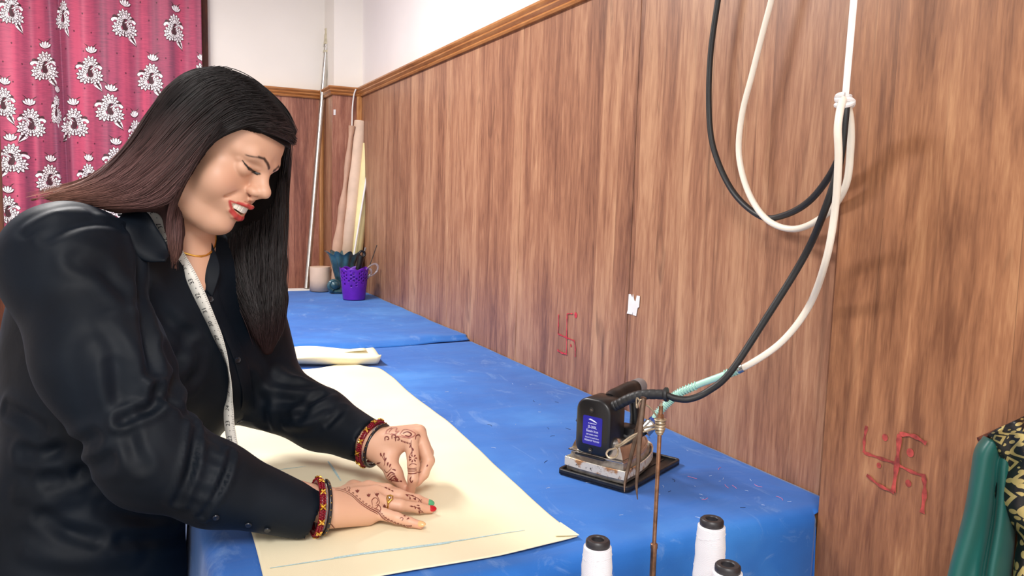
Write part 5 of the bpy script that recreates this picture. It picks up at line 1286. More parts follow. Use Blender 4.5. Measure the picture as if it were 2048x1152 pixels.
def leaf(e1, e2, lift, flip=1):
    A1, A2 = catmull([V(*p) for p in e1], 6), catmull([V(*p) for p in e2], 6); nu, nv = 24, 14; D = np.full((nu+1, nv+1), np.nan); PX = np.zeros((nu+1, nv+1, 2))
    for i in range(nu+1):
        a = np.array([np.interp(i/nu, np.linspace(0, 1, len(A1)), [p[k] for p in A1]) for k in (0, 1)]); c = np.array([np.interp(i/nu, np.linspace(0, 1, len(A2)), [p[k] for p in A2]) for k in (0, 1)])
        for j in range(nv+1):
            p = a+(c-a)*j/nv; PX[i, j] = p; q, _ = hit(TB, *p); q2 = None; ds_ = [float((x-CAM) @ CF) for x in (q, q2) if x is not None]
            if ds_: D[i, j] = min(ds_)
    D = np.where(np.isnan(D), np.nanmean(D), D)
    D0 = D.copy()
    for _ in range(120):
        E = np.pad(D, 1, 'edge'); D = (E[:-2, 1:-1]+E[2:, 1:-1]+E[1:-1, :-2]+E[1:-1, 2:])/4
    D = D-np.maximum(0, np.percentile(D-D0, 90)*0.6)
    vs, fs = [], []
    for i in range(nu+1):
        for j in range(nv+1): k = j/nv; vs.append(tuple(at_d(PX[i, j, 0], PX[i, j, 1], D[i, j]-lift*(0.45+0.55*math.sin(math.pi*min(1, 0.25+0.6*k))))))
    for i in range(nu):
        for j in range(nv): fs.append((i*(nv+1)+j, (i+1)*(nv+1)+j, (i+1)*(nv+1)+j+1, i*(nv+1)+j+1))
    obj('collar_leaf', (vs, fs), M['satin'], col_o, angle=180, solid=0.003)
leaf([(250, 420), (292, 424), (314, 456), (331, 484), (337, 512)], [(232, 446), (250, 468), (266, 506), (292, 523), (330, 523)], 0.011)
leaf([(403, 478), (405, 520), (407, 576)], [(424, 486), (440, 540), (424, 596)], 0.006)
def on_shirt(px, py, off=0.002):
    q, n_ = hit(TB, px, py)
    return (q+n_*off, n_) if q is not None else (None, None)
# placket edge and buttons
pl = []
for px, py in [(404, 578), (418, 610), (436, 650), (456, 695), (472, 740), (480, 790), (481, 840)]:
    q, n_ = on_shirt(px+14, py, 0.0012)
    if q is not None: pl.append((q, n_))
if len(pl) > 2:
    P = np.array([a for a, _ in pl]); Nn = np.array([c for _, c in pl])
    obj('placket', tube(catmull(P, 5), 0.0125, 10, flat=0.12, up=np.array(catmull(Nn, 5))), M['satin'], person)
M['button'] = simple('dark_button', srgb(30, 34, 42), 0.25, var=0.05)
for px, py in [(416, 600), (471, 720), (477, 838)]:
    q, n_ = on_shirt(px, py, 0.0045)
    if q is None: continue
    fr = frame(q, np.cross(n_, bU), bU-n_*(bU @ n_), n_)
    bt = obj('button', xf(lathe([(0, 0), (0.0050, 0), (0.0056, 0.001), (0.0050, 0.0024), (0.0040, 0.0016), (0, 0.0014)], 22), fr), M['button'], person)
    for a in range(4): obj('stitch_hole', xf(lathe([(0, 0.0015), (0.0007, 0.0015), (0.0007, 0.0021), (0, 0.0021)], 8), fr @ Matrix.Translation((0.0014*math.cos(a*1.57+.8), 0.0014*math.sin(a*1.57+.8), 0))), M['black_plastic'], bt)
for px, py in [(432, 1037), (497, 1052), (535, 1062)]:
    q, n_ = on_shirt(px, py-4, 0.0012)
    if q is not None: obj('button', xf(lathe([(0, 0), (0.0042, 0), (0.0046, 0.0012), (0.0040, 0.0022), (0, 0.0016)], 18), frame(q, np.cross(n_, V(0.2, 0.9, 0.3)), V(0.2, 0.9, 0.3)-n_*(V(0.2, 0.9, 0.3) @ n_), n_)), M['button'], person)
# trousers and shoes below the table edge
tr = SDF(0.05)
tr.ell(HC+V(0, 0, -0.06), (0.165, 0.125, 0.16), 0.05, 'u', BA)
FT = []
for s in (-1, 1):
    hip = HC+bR*0.085*s+V(0, 0, -0.08); kn = V(hip[0], hip[1], 0.46)+bF*0.03; an = V(kn[0], kn[1], 0.09)-bF*0.03
    tr.chain([hip, kn, an], [0.095, 0.068, 0.055], 0.04); FT.append(an)
tr.fn(lambda p: p[:, 2]-0.075, V(0, FT[0][1], 0.0)+V(FT[0][0], 0, 0), 0.3, 0.003, 's')
PV, PF_ = surface_nets(tr, 0.009, 1)
np_obj('trousers', PV, PF_, simple('charcoal_trousers', srgb(24, 25, 30), 0.8), person)
for an in FT:
    s3 = SDF(0.05); s3.rc(V(an[0], an[1], 0.05)-bF*0.03, V(an[0], an[1], 0.034)+bF*0.13, 0.036, 0.032, 0.03, 'u'); s3.rc(V(an[0], an[1], 0.05), V(an[0], an[1], 0.12), 0.036, 0.04, 0.03)
    s3.fn(lambda p: p[:, 2]-0.003, V(an[0], an[1], -0.1), 0.25, 0.003, 's'); a_, f_ = surface_nets(s3, 0.006, 1)
    np_obj('shoe', a_, f_, M['black_plastic'], person)

# ------------------------------------------------------------------ tape measure round the neck
M['tape'] = simple('tape_vinyl', srgb(232, 230, 222), 0.45, var=0.02)
M['ink'] = simple('black_ink', srgb(28, 28, 34), 0.6)
TP = [(300, 408), (312, 432), (328, 462), (346, 494), (364, 524), (380, 552), (397, 586), (413, 622), (428, 656), (440, 686), (450, 714), (457, 742), (460, 772), (458, 806), (458, 840), (462, 872), (467, 902), (468, 940)]
tp3, tpn = [], []
for px, py in TP:
    q, n_ = hit(TB, px, py); q2, n2 = hit(SKB, px, py)
    if q is None or (q2 is not None and np.linalg.norm(q2-CAM) < np.linalg.norm(q-CAM)): q, n_ = q2, n2
    tp3.append(q); tpn.append(n_)
dv = [float((q-CAM) @ CF) if q is not None else None for q in tp3]
kn = [i for i, q in enumerate(dv) if q is not None]; dv = np.interp(range(len(dv)), kn, [dv[i] for i in kn])
dv[15:] = dv[14]
ds = np.minimum(dv, np.convolve(np.pad(dv, 2, 'edge'), [.1, .2, .4, .2, .1], 'valid'))-0.009
ds[13:] = np.minimum(ds[13:], ds[12]+0.012)
C3 = catmull([at_d(px, py, d) for (px, py), d in zip(TP, ds)], 8)
n_s = len(C3); fac = []
for i in range(n_s):
    q = i/(n_s-1); tw_ = np.interp(q, [0, 0.35, 0.5, 0.64, 0.70, 0.80, 1.0], [0.0, 0.05, 0.35, 1.05, 0.95, 0.25, 0.1]); side = cdir(0.80, 0.58, 0.1)
    base_n = -CF*math.cos(tw_)+nrm(np.cross(side, CF))*0.0+CR*-math.sin(tw_); fac.append(nrm(base_n))
fac = np.array(fac); Pt, Tt, _ = tframes(C3)
wid = np.interp(np.linspace(0, 1, n_s), [0, 0.4, 1], [0.0112, 0.0102, 0.0094])
back = [NB-bF*0.06+nax*0.06+bR*0.01, NB+bR*0.05-bF*0.035+nax*0.052]
tape = thing('tape_measure', 'white tape measure with black numbers hanging round the woman\'s neck', 'tape measure', C3[-1])
vs = []; E1 = []
for i in range(n_s):
    s_ = np.cross(Tt[i], fac[i]); s_ /= np.linalg.norm(s_); E1.append(s_)
    vs += [tuple(Pt[i]-s_*wid[i]), tuple(Pt[i]+s_*wid[i])]
obj('band', (vs, [(2*i, 2*i+1, 2*i+3, 2*i+2) for i in range(n_s-1)]), M['tape'], tape, angle=180, solid=0.0007)
arc = np.concatenate([[0], np.cumsum(np.linalg.norm(np.diff(Pt, axis=0), axis=1))])
def tape_at(s_):
    k = float(np.interp(s_, arc, range(n_s))); i = min(int(k), n_s-2); q = k-i
    return Pt[i]*(1-q)+Pt[i+1]*q, nrm(Tt[i]), nrm(E1[i]), nrm(np.cross(E1[i], Tt[i]))
mk = []; num = 38; s_ = 0.012
while s_ < arc[-1]-0.008:
    p, t_, e_, f2 = tape_at(s_)
    if f2 @ CF > 0: f2 = -f2
    g = text_geo(str(num), 0.0105, 0.0, squeeze=0.95)
    obj('number', xf(g, frame(p+f2*0.0009+e_*0.002, -t_, np.cross(f2, -t_), f2)), M['ink'], tape, smooth=False, solid=-1)
    for j in range(8):
        p2, t2, e2, f3 = tape_at(min(arc[-1]-0.002, s_+0.0127-0.00635*0+j*0.00318-0.0127))
        if f3 @ CF > 0: f3 = -f3
        w2 = float(np.interp(s_, arc, wid)); l_ = 0.005 if j % 4 == 0 else 0.003
        a = p2+f3*0.0008-e2*w2; mk.append(([tuple(a-t2*0.00022), tuple(a+t2*0.00022), tuple(a+t2*0.00022+e2*l_), tuple(a-t2*0.00022+e2*l_)], [(0, 1, 2, 3)]))
    p2, t2, e2, f3 = tape_at(min(arc[-1]-0.002, s_+0.0127)); f3 = -f3 if f3 @ CF > 0 else f3
    mk.append(([tuple(p2+f3*0.0009+t2*0.0008*math.cos(a)+e2*0.0008*math.sin(a)) for a in np.linspace(0, 6.28, 7)[:-1]], [tuple(range(6))]))
    num -= 1; s_ += 0.0254
o = obj('graduation_marks', join(*mk), M['ink'], tape, smooth=False, solid=-1); o['kind'] = 'stuff'
# fine gold chain at the neck
M['gold'] = simple('gold', srgb(222, 176, 84), 0.22, 1.0, var=0.08, vscale=200)
ck = []
for a in np.linspace(-2.2, 2.2, 40):
    p = NB+nax*0.035+(cf*math.cos(a)+cr_*math.sin(a))*0.3
    q = SKB.ray_cast(Vector(p), Vector(-(cf*math.cos(a)+cr_*math.sin(a))+nax*0.04*0))
    if q[0] is not None and np.linalg.norm(np.array(q[0])-NB) < 0.12: ck.append(np.array(q[0])+(cf*math.cos(a)+cr_*math.sin(a))*0.001)
if len(ck) > 5: obj('necklace', tube(ck, [0.0014+0.0005*(i % 2) for i in range(len(ck))], 6), M['gold'], person)
# ------------------------------------------------------------------ hair
hair = SDF(0.04)
HE = lambda c, r, k=12, op='u': hair.ell(H(*c), np.array(r)*0.001*HS, k*0.001, op, HA)
HE((0, -2, 43), (87, 113, 87), 10)
def D3(l): return [at_d(px, py, d) for px, py, d, r in l], [r for *_, r in l]
for ln, k in (([(430, 225, 1.27, .060), (365, 268, 1.25, .050), (292, 330, 1.215, .029), (212, 374, 1.18, .014), (130, 394, 1.15, .007), (60, 399, 1.13, .002)], .03),
              ([(400, 280, 1.20, .060), (350, 335, 1.185, .050), (300, 375, 1.165, .034), (235, 396, 1.15, .018), (160, 403, 1.14, .006)], .03),
              ([(405, 300, 1.205, .045), (376, 352, 1.20, .034), (357, 412, 1.20, .022), (352, 455, 1.195, .015), (351, 500, 1.19, .009), (350, 538, 1.19, .002)], .02),
              ([(330, 380, 1.27, .05), (335, 420, 1.29, .045), (340, 450, 1.31, .03)], .03)):
    p_, r_ = D3(ln); hair.chain(p_, r_, k)
for ln in ([(560, 262, 1.33, .016), (552, 320, 1.35, .018), (540, 400, 1.375, .020)], [(515, 330, 1.37, .036), (515, 410, 1.385, .046), (500, 500, 1.38, .052), (508, 570, 1.36, .043), (524, 640, 1.335, .024), (532, 700, 1.325, .004)],
           [(540, 420, 1.37, .016), (538, 520, 1.365, .020), (541, 600, 1.345, .021), (541, 650, 1.335, .012), (538, 700, 1.33, .003)]):
    p_, r_ = D3(ln); hair.chain(p_, r_, 0.03, 'u', (CF, 0.7))
# the opening of the face
def face_cut(p):
    q = (p-HO.astype(np.float32))/(0.001*HS); x, y, z = q @ hR.astype(np.float32), q @ hF.astype(np.float32), q @ hU.astype(np.float32)
    e = np.sqrt(((y-100)/98)**2+((z+41)/100)**2+(np.maximum(np.abs(x)-58, 0)/40)**2); return (e-1)*60*0.001*HS
hair.fn(face_cut, H(0, 90, -50), 0.175, 0.006, 's')
HV, HF_ = surface_nets(hair, 0.0035, 2)
# a slight combed relief over the mass
def hair_mat():
    m, b, n = new_mat('hair'); L = m.node_tree.links
    ca = n('ShaderNodeVertexColor', layer_name='tint'); L.new(ca.outputs[0], b.inputs['Base Color'])
    b.inputs['Roughness'].default_value = 0.48; b.inputs['Specular IOR Level'].default_value = 0.34
    return m
M['hair'] = hair_mat()
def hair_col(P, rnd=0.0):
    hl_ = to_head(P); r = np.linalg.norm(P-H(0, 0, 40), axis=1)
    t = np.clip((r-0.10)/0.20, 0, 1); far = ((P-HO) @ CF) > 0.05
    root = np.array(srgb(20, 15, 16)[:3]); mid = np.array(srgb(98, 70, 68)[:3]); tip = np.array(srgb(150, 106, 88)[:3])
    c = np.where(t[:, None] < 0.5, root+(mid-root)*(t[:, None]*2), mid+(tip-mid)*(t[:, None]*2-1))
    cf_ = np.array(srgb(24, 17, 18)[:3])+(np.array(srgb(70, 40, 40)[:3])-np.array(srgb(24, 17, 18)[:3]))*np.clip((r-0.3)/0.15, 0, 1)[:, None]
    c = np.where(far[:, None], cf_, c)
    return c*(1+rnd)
M['hair_under'] = hair_mat(); M['hair_under'].name = 'hair_under'; M['hair_under'].node_tree.nodes['Principled BSDF'].inputs['Roughness'].default_value = 0.75; M['hair_under'].node_tree.nodes['Principled BSDF'].inputs['Specular IOR Level'].default_value = 0.15
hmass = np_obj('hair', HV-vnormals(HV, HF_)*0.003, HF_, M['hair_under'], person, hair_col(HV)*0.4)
HB_ = bvh_of(HV, HF_)
rh = np.random.RandomState(3)
def strands(guides, n_, r0, jit, off, seed, lens=(0.75, 1.0), k=9):
    """combed locks that follow neighbouring guide lines drawn over the hair mass"""
    rs = np.random.RandomState(seed); GU = [np.array(catmull([V(*p) for p in g], k)) for g in guides]
    NP = 22; GU = [np.stack([np.interp(np.linspace(0, 1, NP), np.linspace(0, 1, len(g)), g[:, j]) for j in (0, 1)], 1) for g in GU]
    Vs, Fs, Cs = [], [], []
    for _ in range(n_):
        u = rs.rand()*(len(GU)-1); i = min(int(u), len(GU)-2); q = u-i; ph = rs.rand(4)*6.28
        l1 = rs.uniform(*lens); l0 = rs.uniform(0, 0.18) if rs.rand() < 0.6 else 0; tt_ = np.linspace(l0, l1, NP)
        P2 = GU[i]*(1-q)+GU[i+1]*q; P2 = np.stack([np.interp(tt_, np.linspace(0, 1, NP), P2[:, j]) for j in (0, 1)], 1)
        sd = np.array([1, 1])*rs.randn(2)*jit; P2 = P2+sd*np.linspace(0.5, 1.2, NP)[:, None]+np.stack([np.sin(tt_*5+ph[0]), np.sin(tt_*4+ph[1])], 1)*jit*0.8
        dep = np.full(NP, np.nan)
        for j in range(NP):
            h_, _n = hit(HB_, P2[j, 0], P2[j, 1])
            if h_ is not None: dep[j] = (h_-CAM) @ CF
        ok = ~np.isnan(dep)
        if ok.sum() < NP*0.45: continue
        dep = np.interp(np.arange(NP), np.nonzero(ok)[0], dep[ok]); dep = np.convolve(np.pad(dep, 3, 'edge'), np.ones(7)/7, 'valid')
        o_ = off*rs.rand()+0.0008; P3 = np.array([at_d(P2[j, 0], P2[j, 1], dep[j]-o_) for j in range(NP)])
        rr = r0*rs.uniform(0.6, 1.3)*np.interp(np.linspace(0, 1, NP), [0, 0.12, 0.7, 1], [0.4, 1, 0.9, 0.12])
        P_, T_, U_ = tframes(P3); W_ = np.cross(T_, U_); b0 = sum(len(x) for x in Vs)
        ring_ = [P_+rr[:, None]*(math.cos(a)*U_+math.sin(a)*W_) for a in (0, 2.094, 4.189)]
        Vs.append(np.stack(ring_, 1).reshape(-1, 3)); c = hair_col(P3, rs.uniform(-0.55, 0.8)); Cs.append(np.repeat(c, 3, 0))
        j = np.arange(NP-1)[:, None]*3+b0; a = np.arange(3)[None]; a2 = (a+1) % 3
        Fs.append(np.stack([j+a, j+a2, j+3+a2, j+3+a], -1).reshape(-1, 4))
    return np.concatenate(Vs), np.concatenate(Fs), np.concatenate(Cs)
near_g = [[(380, 148), (330, 180), (290, 240), (235, 312), (160, 366), (45, 394)], [(425, 134), (365, 150), (310, 210), (248, 300), (175, 360), (48, 395)], [(455, 138), (395, 150), (330, 205), (262, 292), (185, 358), (52, 396)], [(500, 158), (430, 172), (360, 228), (282, 312), (200, 368), (70, 399)], [(535, 188), (460, 198), (388, 255), (310, 335), (225, 385), (95, 403)],
          [(562, 222), (485, 225), (410, 272), (340, 350), (268, 400), (150, 408)], [(578, 250), (510, 245), (430, 280), (368, 352), (310, 405), (215, 412)], [(586, 268), (525, 256), (445, 282), (390, 345), (340, 402), (270, 414)]]
front_g = [[(440, 240), (405, 290), (372, 345), (346, 405), (338, 450), (341, 500)], [(450, 262), (415, 300), (385, 350), (352, 415), (345, 480), (347, 542)], [(470, 268), (425, 298), (396, 345), (365, 410), (358, 470), (352, 525)]]
top_g = [[(592, 262), (572, 215), (530, 168), (470, 138), (410, 136)], [(590, 262), (562, 222), (515, 182), (455, 155), (395, 155)], [(588, 265), (552, 230), (500, 200), (440, 180), (375, 190)]]
fringe_g = [[(590, 262), (560, 232), (510, 225), (455, 245), (415, 290)], [(591, 280), (565, 258), (515, 248), (455, 268), (410, 305)], [(589, 290), (570, 276), (520, 262), (460, 276), (405, 320)]]
far_g = [[(584, 272), (577, 350), (574, 420), (570, 520), (567, 600), (558, 680)], [(574, 280), (566, 350), (566, 420), (562, 520), (560, 600), (548, 680)], [(552, 400), (550, 470), (545, 550), (545, 630), (535, 695)], [(520, 440), (515, 500), (515, 570), (525, 640), (530, 700)], [(480, 460), (475, 510), (488, 570), (508, 630), (522, 690)], [(440, 485), (448, 530), (470, 590), (500, 645), (518, 690)]]
for nm, gs_, n_, r0, jit, off, sd, le in (('near_side_strands', near_g, 1150, 0.00075, 3.0, 0.004, 1, (0.7, 1.0)), ('front_lock_strands', front_g, 380, 0.0007, 2.5, 0.004, 2, (0.7, 1.0)), ('fringe_strands', fringe_g, 360, 0.0007, 2.5, 0.003, 4, (0.8, 1.0)), ('crown_strands', top_g, 420, 0.0007, 3.0, 0.003, 7, (0.8, 1.0)), ('far_side_strands', far_g, 460, 0.0007, 3.5, 0.005, 5, (0.75, 1.02))):
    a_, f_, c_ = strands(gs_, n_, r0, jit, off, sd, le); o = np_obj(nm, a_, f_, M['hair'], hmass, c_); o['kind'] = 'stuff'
# eyelashes and dark lash line along both lowered lids
gs = []
for s in (1, -1):
    P = []
    for q in near_l:
        h_ = SKB.ray_cast(Vector(H(s*q[0], 150, q[2])), Vector(-hF))
        P.append(np.array(h_[0]) if s == -1 and h_[0] is not None else H(s*q[0], q[1], q[2]))
    P = catmull(P, 5); nP = len(P)
    obj('lash_line', tube(P, list(np.interp(np.linspace(0, 1, nP), [0, 0.25, 0.6, 0.85, 1], [0.0003, 0.0011, 0.0019, 0.0017, 0.0007])), 8), M['black_plastic'], person)
    for i in range(3, nP-4, 2):
        d_ = nrm(hF*0.7-hU*0.8+hR*s*(0.5-i/nP)*0.8); gs.append(tube([P[i], P[i]+d_*0.0022, P[i]+d_*0.0040+hU*0.0005], [0.0005, 0.0003, 0.0001], 4))
obj('eyelashes', join(*gs), M['black_plastic'], person)['kind'] = 'stuff'
# ------------------------------------------------------------------ henna, nails, ring, bangles
M['henna'] = simple('henna_stain', srgb(112, 44, 36), 0.6, var=0.15, vscale=300)
M['henna_pale'] = simple('henna_stain_pale', srgb(176, 112, 98), 0.6, var=0.1, vscale=300)
hn = {'henna': [], 'henna_pale': []}
def hen(pts, wd, tone='henna', smooth=True):
    P2 = catmull([V(*p) for p in pts], 6) if smooth and len(pts) > 2 else [V(*pts[0])+(V(*pts[-1])-V(*pts[0]))*t for t in np.linspace(0, 1, 8)]
    Q, Nn = [], []
    for p in P2:
        q, n_ = hit(SKB, *p)
        if q is None or (Q and np.linalg.norm(q-Q[-1]) > 0.012):
            continue
        Q.append(q); Nn.append(n_)
    if len(Q) < 3: return
    Q = np.array(Q); Nn = np.array(Nn); T = np.gradient(Q, axis=0); T /= np.linalg.norm(T, axis=1)[:, None]+1e-9
    Sd = np.cross(T, Nn); w_ = wd*0.5*np.interp(np.linspace(0, 1, len(Q)), [0, 0.15, 0.85, 1], [0.5, 1, 1, 0.5]); vs = []
    for a, n_, s_, k in zip(Q, Nn, Sd, w_): vs += [tuple(a+n_*0.0006+s_*k), tuple(a+n_*0.0006-s_*k)]
    hn[tone].append((vs, [(2*i, 2*i+1, 2*i+3, 2*i+2) for i in range(len(Q)-1)]))
def blob(x, y, ang, ln, wd, tone='henna'):
    ln *= 1.5; wd *= 1.6; u = V(math.cos(ang), math.sin(ang)); v_ = V(-u[1], u[0]); ring_ = []
    for t in np.linspace(0, 2*math.pi, 11)[:-1]: ring_.append(V(x, y)+u*ln*(0.5+0.5*math.cos(t))+v_*wd*0.5*math.sin(t)*(0.6+0.4*math.cos(t+0.5)))
    vs = []
    for p in [V(x, y)+u*ln*0.5]+ring_:
        q, n_ = hit(SKB, *p)
        if q is None: return
        vs.append(tuple(q+n_*0.0007))
    if max(np.linalg.norm(np.array(a)-np.array(vs[0])) for a in vs) > 0.012: return
    hn[tone].append((vs, [(0, i, i % 10+1) for i in range(1, 11)]))
K = lambda x, y: (600+x/7.314, 930+y/7.314)
def spray(x, y, ang, n_=3, ln=4.5, sp=0.55):
    for i in range(n_): blob(*K(x, y), ang+(i-(n_-1)/2)*sp, ln, 2.2)
main = [(515, 345), (620, 362), (760, 432), (880, 540), (1000, 622), (1100, 672), (1150, 702), (1220, 780), (1330, 840), (1450, 888), (1560, 915), (1640, 915)]
hen([K(*p) for p in main], 0.0013); hen([K(x-6, y+22) for x, y in main[:7]], 0.0010); hen([K(x+4, y-22) for x, y in main[7:11]], 0.0007)
mp = catmull([V(*p) for p in main[1:]], 5)
for i in range(1, len(mp)-1, 2):
    a = mp[i]; t = nrm(mp[i+1]-mp[i-1]); nn_ = V(t[1], -t[0]); hen([K(*(a+nn_*8-t*10)), K(*(a+nn_*30-t*8)), K(*(a+nn_*34+t*8)), K(*(a+nn_*12+t*12))], 0.0008)
for x, y, a in ((840, 410, -1.6), (1010, 470, -1.8), (1130, 460, -1.7), (1215, 620, -0.6), (620, 340, -1.2)): spray(x, y, a)
hen([K(1060, 600), K(1050, 520), K(1100, 480), K(1140, 520), K(1110, 570)], 0.0011); hen([K(1110, 640), K(1150, 590), K(1180, 640), K(1160, 690)], 0.0012); hen([K(1100, 600), K(1160, 560), K(1140, 480), K(1090, 410)], 0.0009)
hen([K(700, 350), K(690, 325), K(720, 325), K(730, 350), K(700, 372)], 0.0007); hen([K(1460, 790), K(1480, 770), K(1510, 785), K(1490, 820)], 0.0009); blob(*K(1560, 800), -0.5, 4, 2.6)
for i, (x, y) in enumerate([(1540, 435), (1600, 455), (1650, 485), (1700, 510), (1620, 440), (1680, 465)]): blob(*K(x, y), 0.5+0.9*(i % 2), 4.5, 2.4)
hen([K(1540, 430), K(1640, 450), K(1740, 500), K(1800, 575)], 0.0009); hen([K(1745, 500), K(1735, 560), K(1790, 590)], 0.0012); hen([K(1780, 500), K(1760, 545), K(1810, 580)], 0.0008)
for i, (x, y) in enumerate([(1600, 600), (1670, 595), (1710, 625), (1730, 660), (1700, 590)]): blob(*K(x, y), 0.2+1.0*(i % 2), 4.5, 2.4)
hen([K(1600, 600), K(1690, 615), K(1760, 660), K(1815, 700)], 0.0009); hen([K(1760, 640), K(1750, 680), K(1800, 690)], 0.0008)
for x, y in ((1235, 330), (1280, 350), (1325, 372)): blob(*K(x, y), 0.4, 4, 2.2)
hen([K(420, 860), K(460, 870), K(500, 915), K(560, 950), K(590, 935), K(610, 955)], 0.0014); hen([K(560, 960), K(600, 930), K(640, 955), K(680, 930), K(720, 955)], 0.0014); hen([K(760, 945), K(800, 915)], 0.0011); hen([K(800, 945), K(850, 935)], 0.0011); hen([K(420, 930), K(480, 930), K(540, 965)], 0.0008)
for x, y in ((1510, 745), (1580, 738)): blob(*K(x, y), 0.2, 3, 2)
J = lambda x, y: (690+x/6.4, 820+y/6.4)
for lp in ([(560, 290), (600, 240), (660, 230), (650, 280), (690, 270), (640, 310), (590, 300)], [(700, 310), (760, 250), (850, 270), (900, 310), (850, 350), (770, 345), (720, 320)], [(520, 310), (540, 260), (600, 225)]): hen([J(*p) for p in lp], 0.0022, 'henna_pale')
hen([J(*p) for p in [(740, 300), (800, 280), (850, 310), (820, 340), (770, 325)]], 0.0024); hen([J(*p) for p in [(900, 380), (910, 330), (950, 320), (960, 350)]], 0.0017); hen([J(*p) for p in [(500, 310), (560, 305), (640, 330), (720, 345), (840, 370)]], 0.0010, 'henna_pale')
for x, y in ((525, 395), (615, 370), (660, 400)): hen([J(x-12, y), J(x-10, y-45), J(x+25, y-50), J(x+35, y-20), J(x+10, y-15)], 0.0020)
for i in range(7): blob(*J(715+i*20, 378+i*7), 1.2, 3.4, 2.0)
hen([J(850, 385), J(845, 440), J(856, 500), J(862, 560)], 0.0011); blob(*J(840, 440), 1.8, 5, 2.6); blob(*J(856, 480), 1.2, 5, 3); blob(*J(860, 520), 1.9, 5, 2.6)
for a in np.linspace(0, 6.28, 8)[:-1]: blob(*J(868+16*math.cos(a), 620+16*math.sin(a)), a, 4, 2.6)
hen([J(840, 560), J(828, 600), J(832, 660)], 0.0010)
for i, y in enumerate((735, 752, 770, 800)): hen([J(780-i*2, y), J(830, y+14), J(880, y+14), J(918, y+4)], [0.0009, 0.0009, 0.0009, 0.0018][i])
hen([J(820, 715), J(850, 690), J(890, 690), J(915, 705)], 0.0012); hen([J(850, 850), J(835, 890), J(850, 925), J(870, 900)], 0.0018)
hen([J(1060, 700), J(1045, 725)], 0.002); hen([J(910, 790), J(950, 800), J(980, 790)], 0.0010)
hen([J(500, 720), J(510, 660), J(480, 600), J(465, 565)], 0.0010); hen([J(510, 640), J(500, 590)], 0.0010)
for x, y, a in ((465, 600, -1.7), (500, 600, -1.5), (460, 670, 2.9), (515, 660, -1.3), (470, 720, 2.9), (545, 720, -1.4), (600, 760, 0.3), (570, 740, -1.2)): blob(*J(x, y), a, 5.5, 3.0)
hen([J(500, 760), J(540, 800), J(600, 740)], 0.0010)
for i in range(4): hen([J(540+i*16, 850+i*22), J(590+i*16, 800+i*24), J(640+i*10, 820+i*24)], 0.0020 if i % 2 == 0 else 0.0010)
hen([J(560, 880), J(620, 900), J(690, 915)], 0.0020); blob(*J(620, 870), 0.5, 7, 5); blob(*J(690, 910), 0.1, 4, 3)
for k_, lst in hn.items():
    if lst: obj('henna_pattern', join(*lst), M[k_], person, smooth=False, solid=-1)['kind'] = 'stuff'
# painted nails
def nail(f_, r, col, up_, ln=0.0078, wd=0.0056, nm='nail'):
    d_ = nrm(f_[3]-f_[2]); n_ = nrm(up_-d_*(up_ @ d_)); s_ = np.cross(d_, n_); c = f_[3]+d_*r*0.15+n_*r*0.70
    g = sphere((0, 0, 0), 1.0, 14, 8); o = obj('nail', ([tuple(c+d_*v_[0]*ln+s_*v_[1]*wd+n_*v_[2]*0.0024-n_*abs(v_[1])**2*0.0012) for v_ in g[0]], g[1]), simple(nm, col, 0.2), person); return o
upn = nrm(V(0, 0, 1)*0.75-CF*0.65+V(0.15, 0, 0))
nail(rF[1], 0.0068, srgb(84, 164, 118), upn, nm='green_nail')['label'] = 'green painted nail'
nail(rF[2], 0.0064, srgb(186, 20, 36), upn, nm='red_nail')['label'] = 'red painted nail'
nail(rF[3], 0.0060, srgb(236, 184, 128), upn, 0.0078, 0.0052, nm='peach_nail')['label'] = 'peach painted nail'
nail(lT, 0.0085, srgb(222, 164, 150), -CF*0.8+CR*-0.5+V(0, 0, 0.3), 0.0066, 0.0052, nm='bare_nail')
nail(rF[0], 0.0066, srgb(222, 164, 150), upn, nm='bare_nail_b')
# ring on the right ring finger
fd = nrm(rF[2][1]-rF[2][0]); rc_ = rF[2][0]+(rF[2][1]-rF[2][0])*0.50; rg_ = thing('finger_ring', 'gold ring with an open heart setting on the flat hand', 'ring', rc_)
obj('band', ring(rc_, fd, 0.0112, 0.0011, 36, 8), M['gold'], rg_)
n_ = nrm(upn-fd*(upn @ fd)); s_ = np.cross(fd, n_); top = rc_+n_*0.0122
pt = [top+fd*a+s_*b_ for a, b_ in ((-0.0005, 0.0080), (0.0050, -0.0020), (0.0046, -0.0062), (0.0005, -0.0078), (-0.0036, -0.0058), (-0.0038, -0.0020), (-0.0005, 0.0080))]
obj('heart_frame', tube(pt, 0.0011, 6), M['gold'], rg_); obj('setting', sphere(top-s_*0.003, 0.0022, 10, 6), M['steel'], rg_)
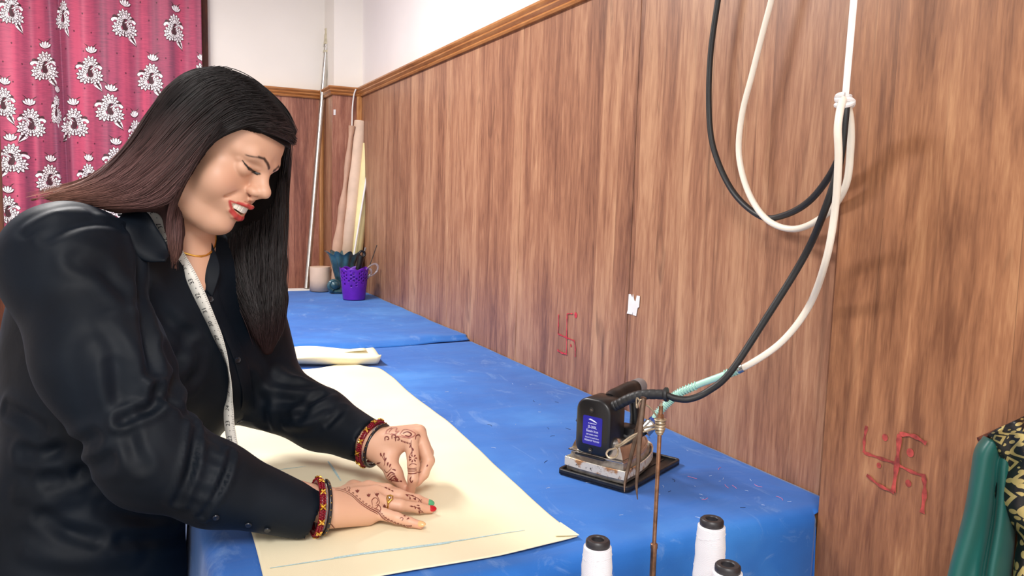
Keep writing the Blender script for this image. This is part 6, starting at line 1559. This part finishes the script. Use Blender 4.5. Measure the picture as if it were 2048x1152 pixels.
# beaded bangles
M['maroon_bead'] = simple('maroon_bead', srgb(128, 14, 34), 0.25, var=0.15, vscale=400)
M['black_bead'] = simple('black_bangle', srgb(22, 22, 30), 0.25)
def bangles(c, ax, R, lab, sgn):
    ax = nrm(ax); u = nrm(np.cross(ax, (0, 0, 1))); v_ = np.cross(ax, u)
    def pt(a, r, z=0.0): return c+ax*z+(u*math.cos(a)+v_*math.sin(a))*r
    t = thing('beaded_bangle', lab[0], 'bangle', c-V(0, 0, R)); obj('band', ring(c, ax, R, 0.0040, 56, 10), M['maroon_bead'], t)
    bs = []
    for i in range(64):
        a = 2*math.pi*i/64
        for k, (dr, dz) in enumerate(((0.0036, -0.0032), (0.0048, 0.0), (0.0036, 0.0032))): bs.append(sphere(pt(a+k*0.05, R+dr, dz), 0.0018, 6, 4))
    o = obj('beads', join(*bs), M['maroon_bead'], t); o['kind'] = 'stuff'
    for i in range(12):
        a = 2*math.pi*(i+0.3)/12; cc = pt(a, R+0.0058); ta = -u*math.sin(a)+v_*math.cos(a); od = nrm(cc-c)
        gs_ = [sphere(cc+od*0.001, 0.0013, 8, 6)]
        for j in range(4):
            d_ = ax*math.cos(j*1.571+0.78)+ta*math.sin(j*1.571+0.78); gs_.append(tube([cc, cc+d_*0.003+od*0.0008, cc+d_*0.0062], [0.0009, 0.0020, 0.0005], 6))
        obj('gold_flower', join(*gs_), M['gold'], t)
    c2 = c+ax*0.0115*sgn; t2 = thing('black_bangle', lab[1], 'bangle', c2-V(0, 0, R)); obj('band', ring(c2, ax, R+0.0005, 0.0030, 56, 10), M['black_bead'], t2)
    bs = [sphere(c2+(u*math.cos(a)+v_*math.sin(a))*(R+0.0034), 0.0009, 6, 4) for a in np.linspace(0, 6.283, 26)[:-1]]
    o = obj('gold_dots', join(*bs), M['gold'], t2); o['kind'] = 'stuff'
    c3 = c+ax*0.0062*sgn-V(0, 0, 0.0005); t3 = thing('clear_bangle', lab[2], 'bangle', c3-V(0, 0, R)); obj('band', ring(c3, ax, R-0.0022, 0.0022, 56, 8), M['clear'], t3)
    obj('fluted_edge', ring(c3, ax, R-0.0042, 0.0012, 40, 6), M['clear'], t3)
bangles(at_z(634, 1014, 0.895), CR*0.90-CU*0.10+CF*0.42, 0.0365, ('maroon beaded bangle with gold flowers on the flat hand', 'thin black bangle with gold dots on the flat hand', 'clear bangle on the wrist of the flat hand'), 1)
lc = LCU+nrm(LCU-LFO)*0.020
bangles(lc, nrm(LCU-LFO)+CF*0.10, 0.0365, ('maroon beaded bangle with gold flowers on the pinching hand', 'thin black bangle with gold dots on the pinching hand', 'clear bangle on the wrist of the pinching hand'), 1)
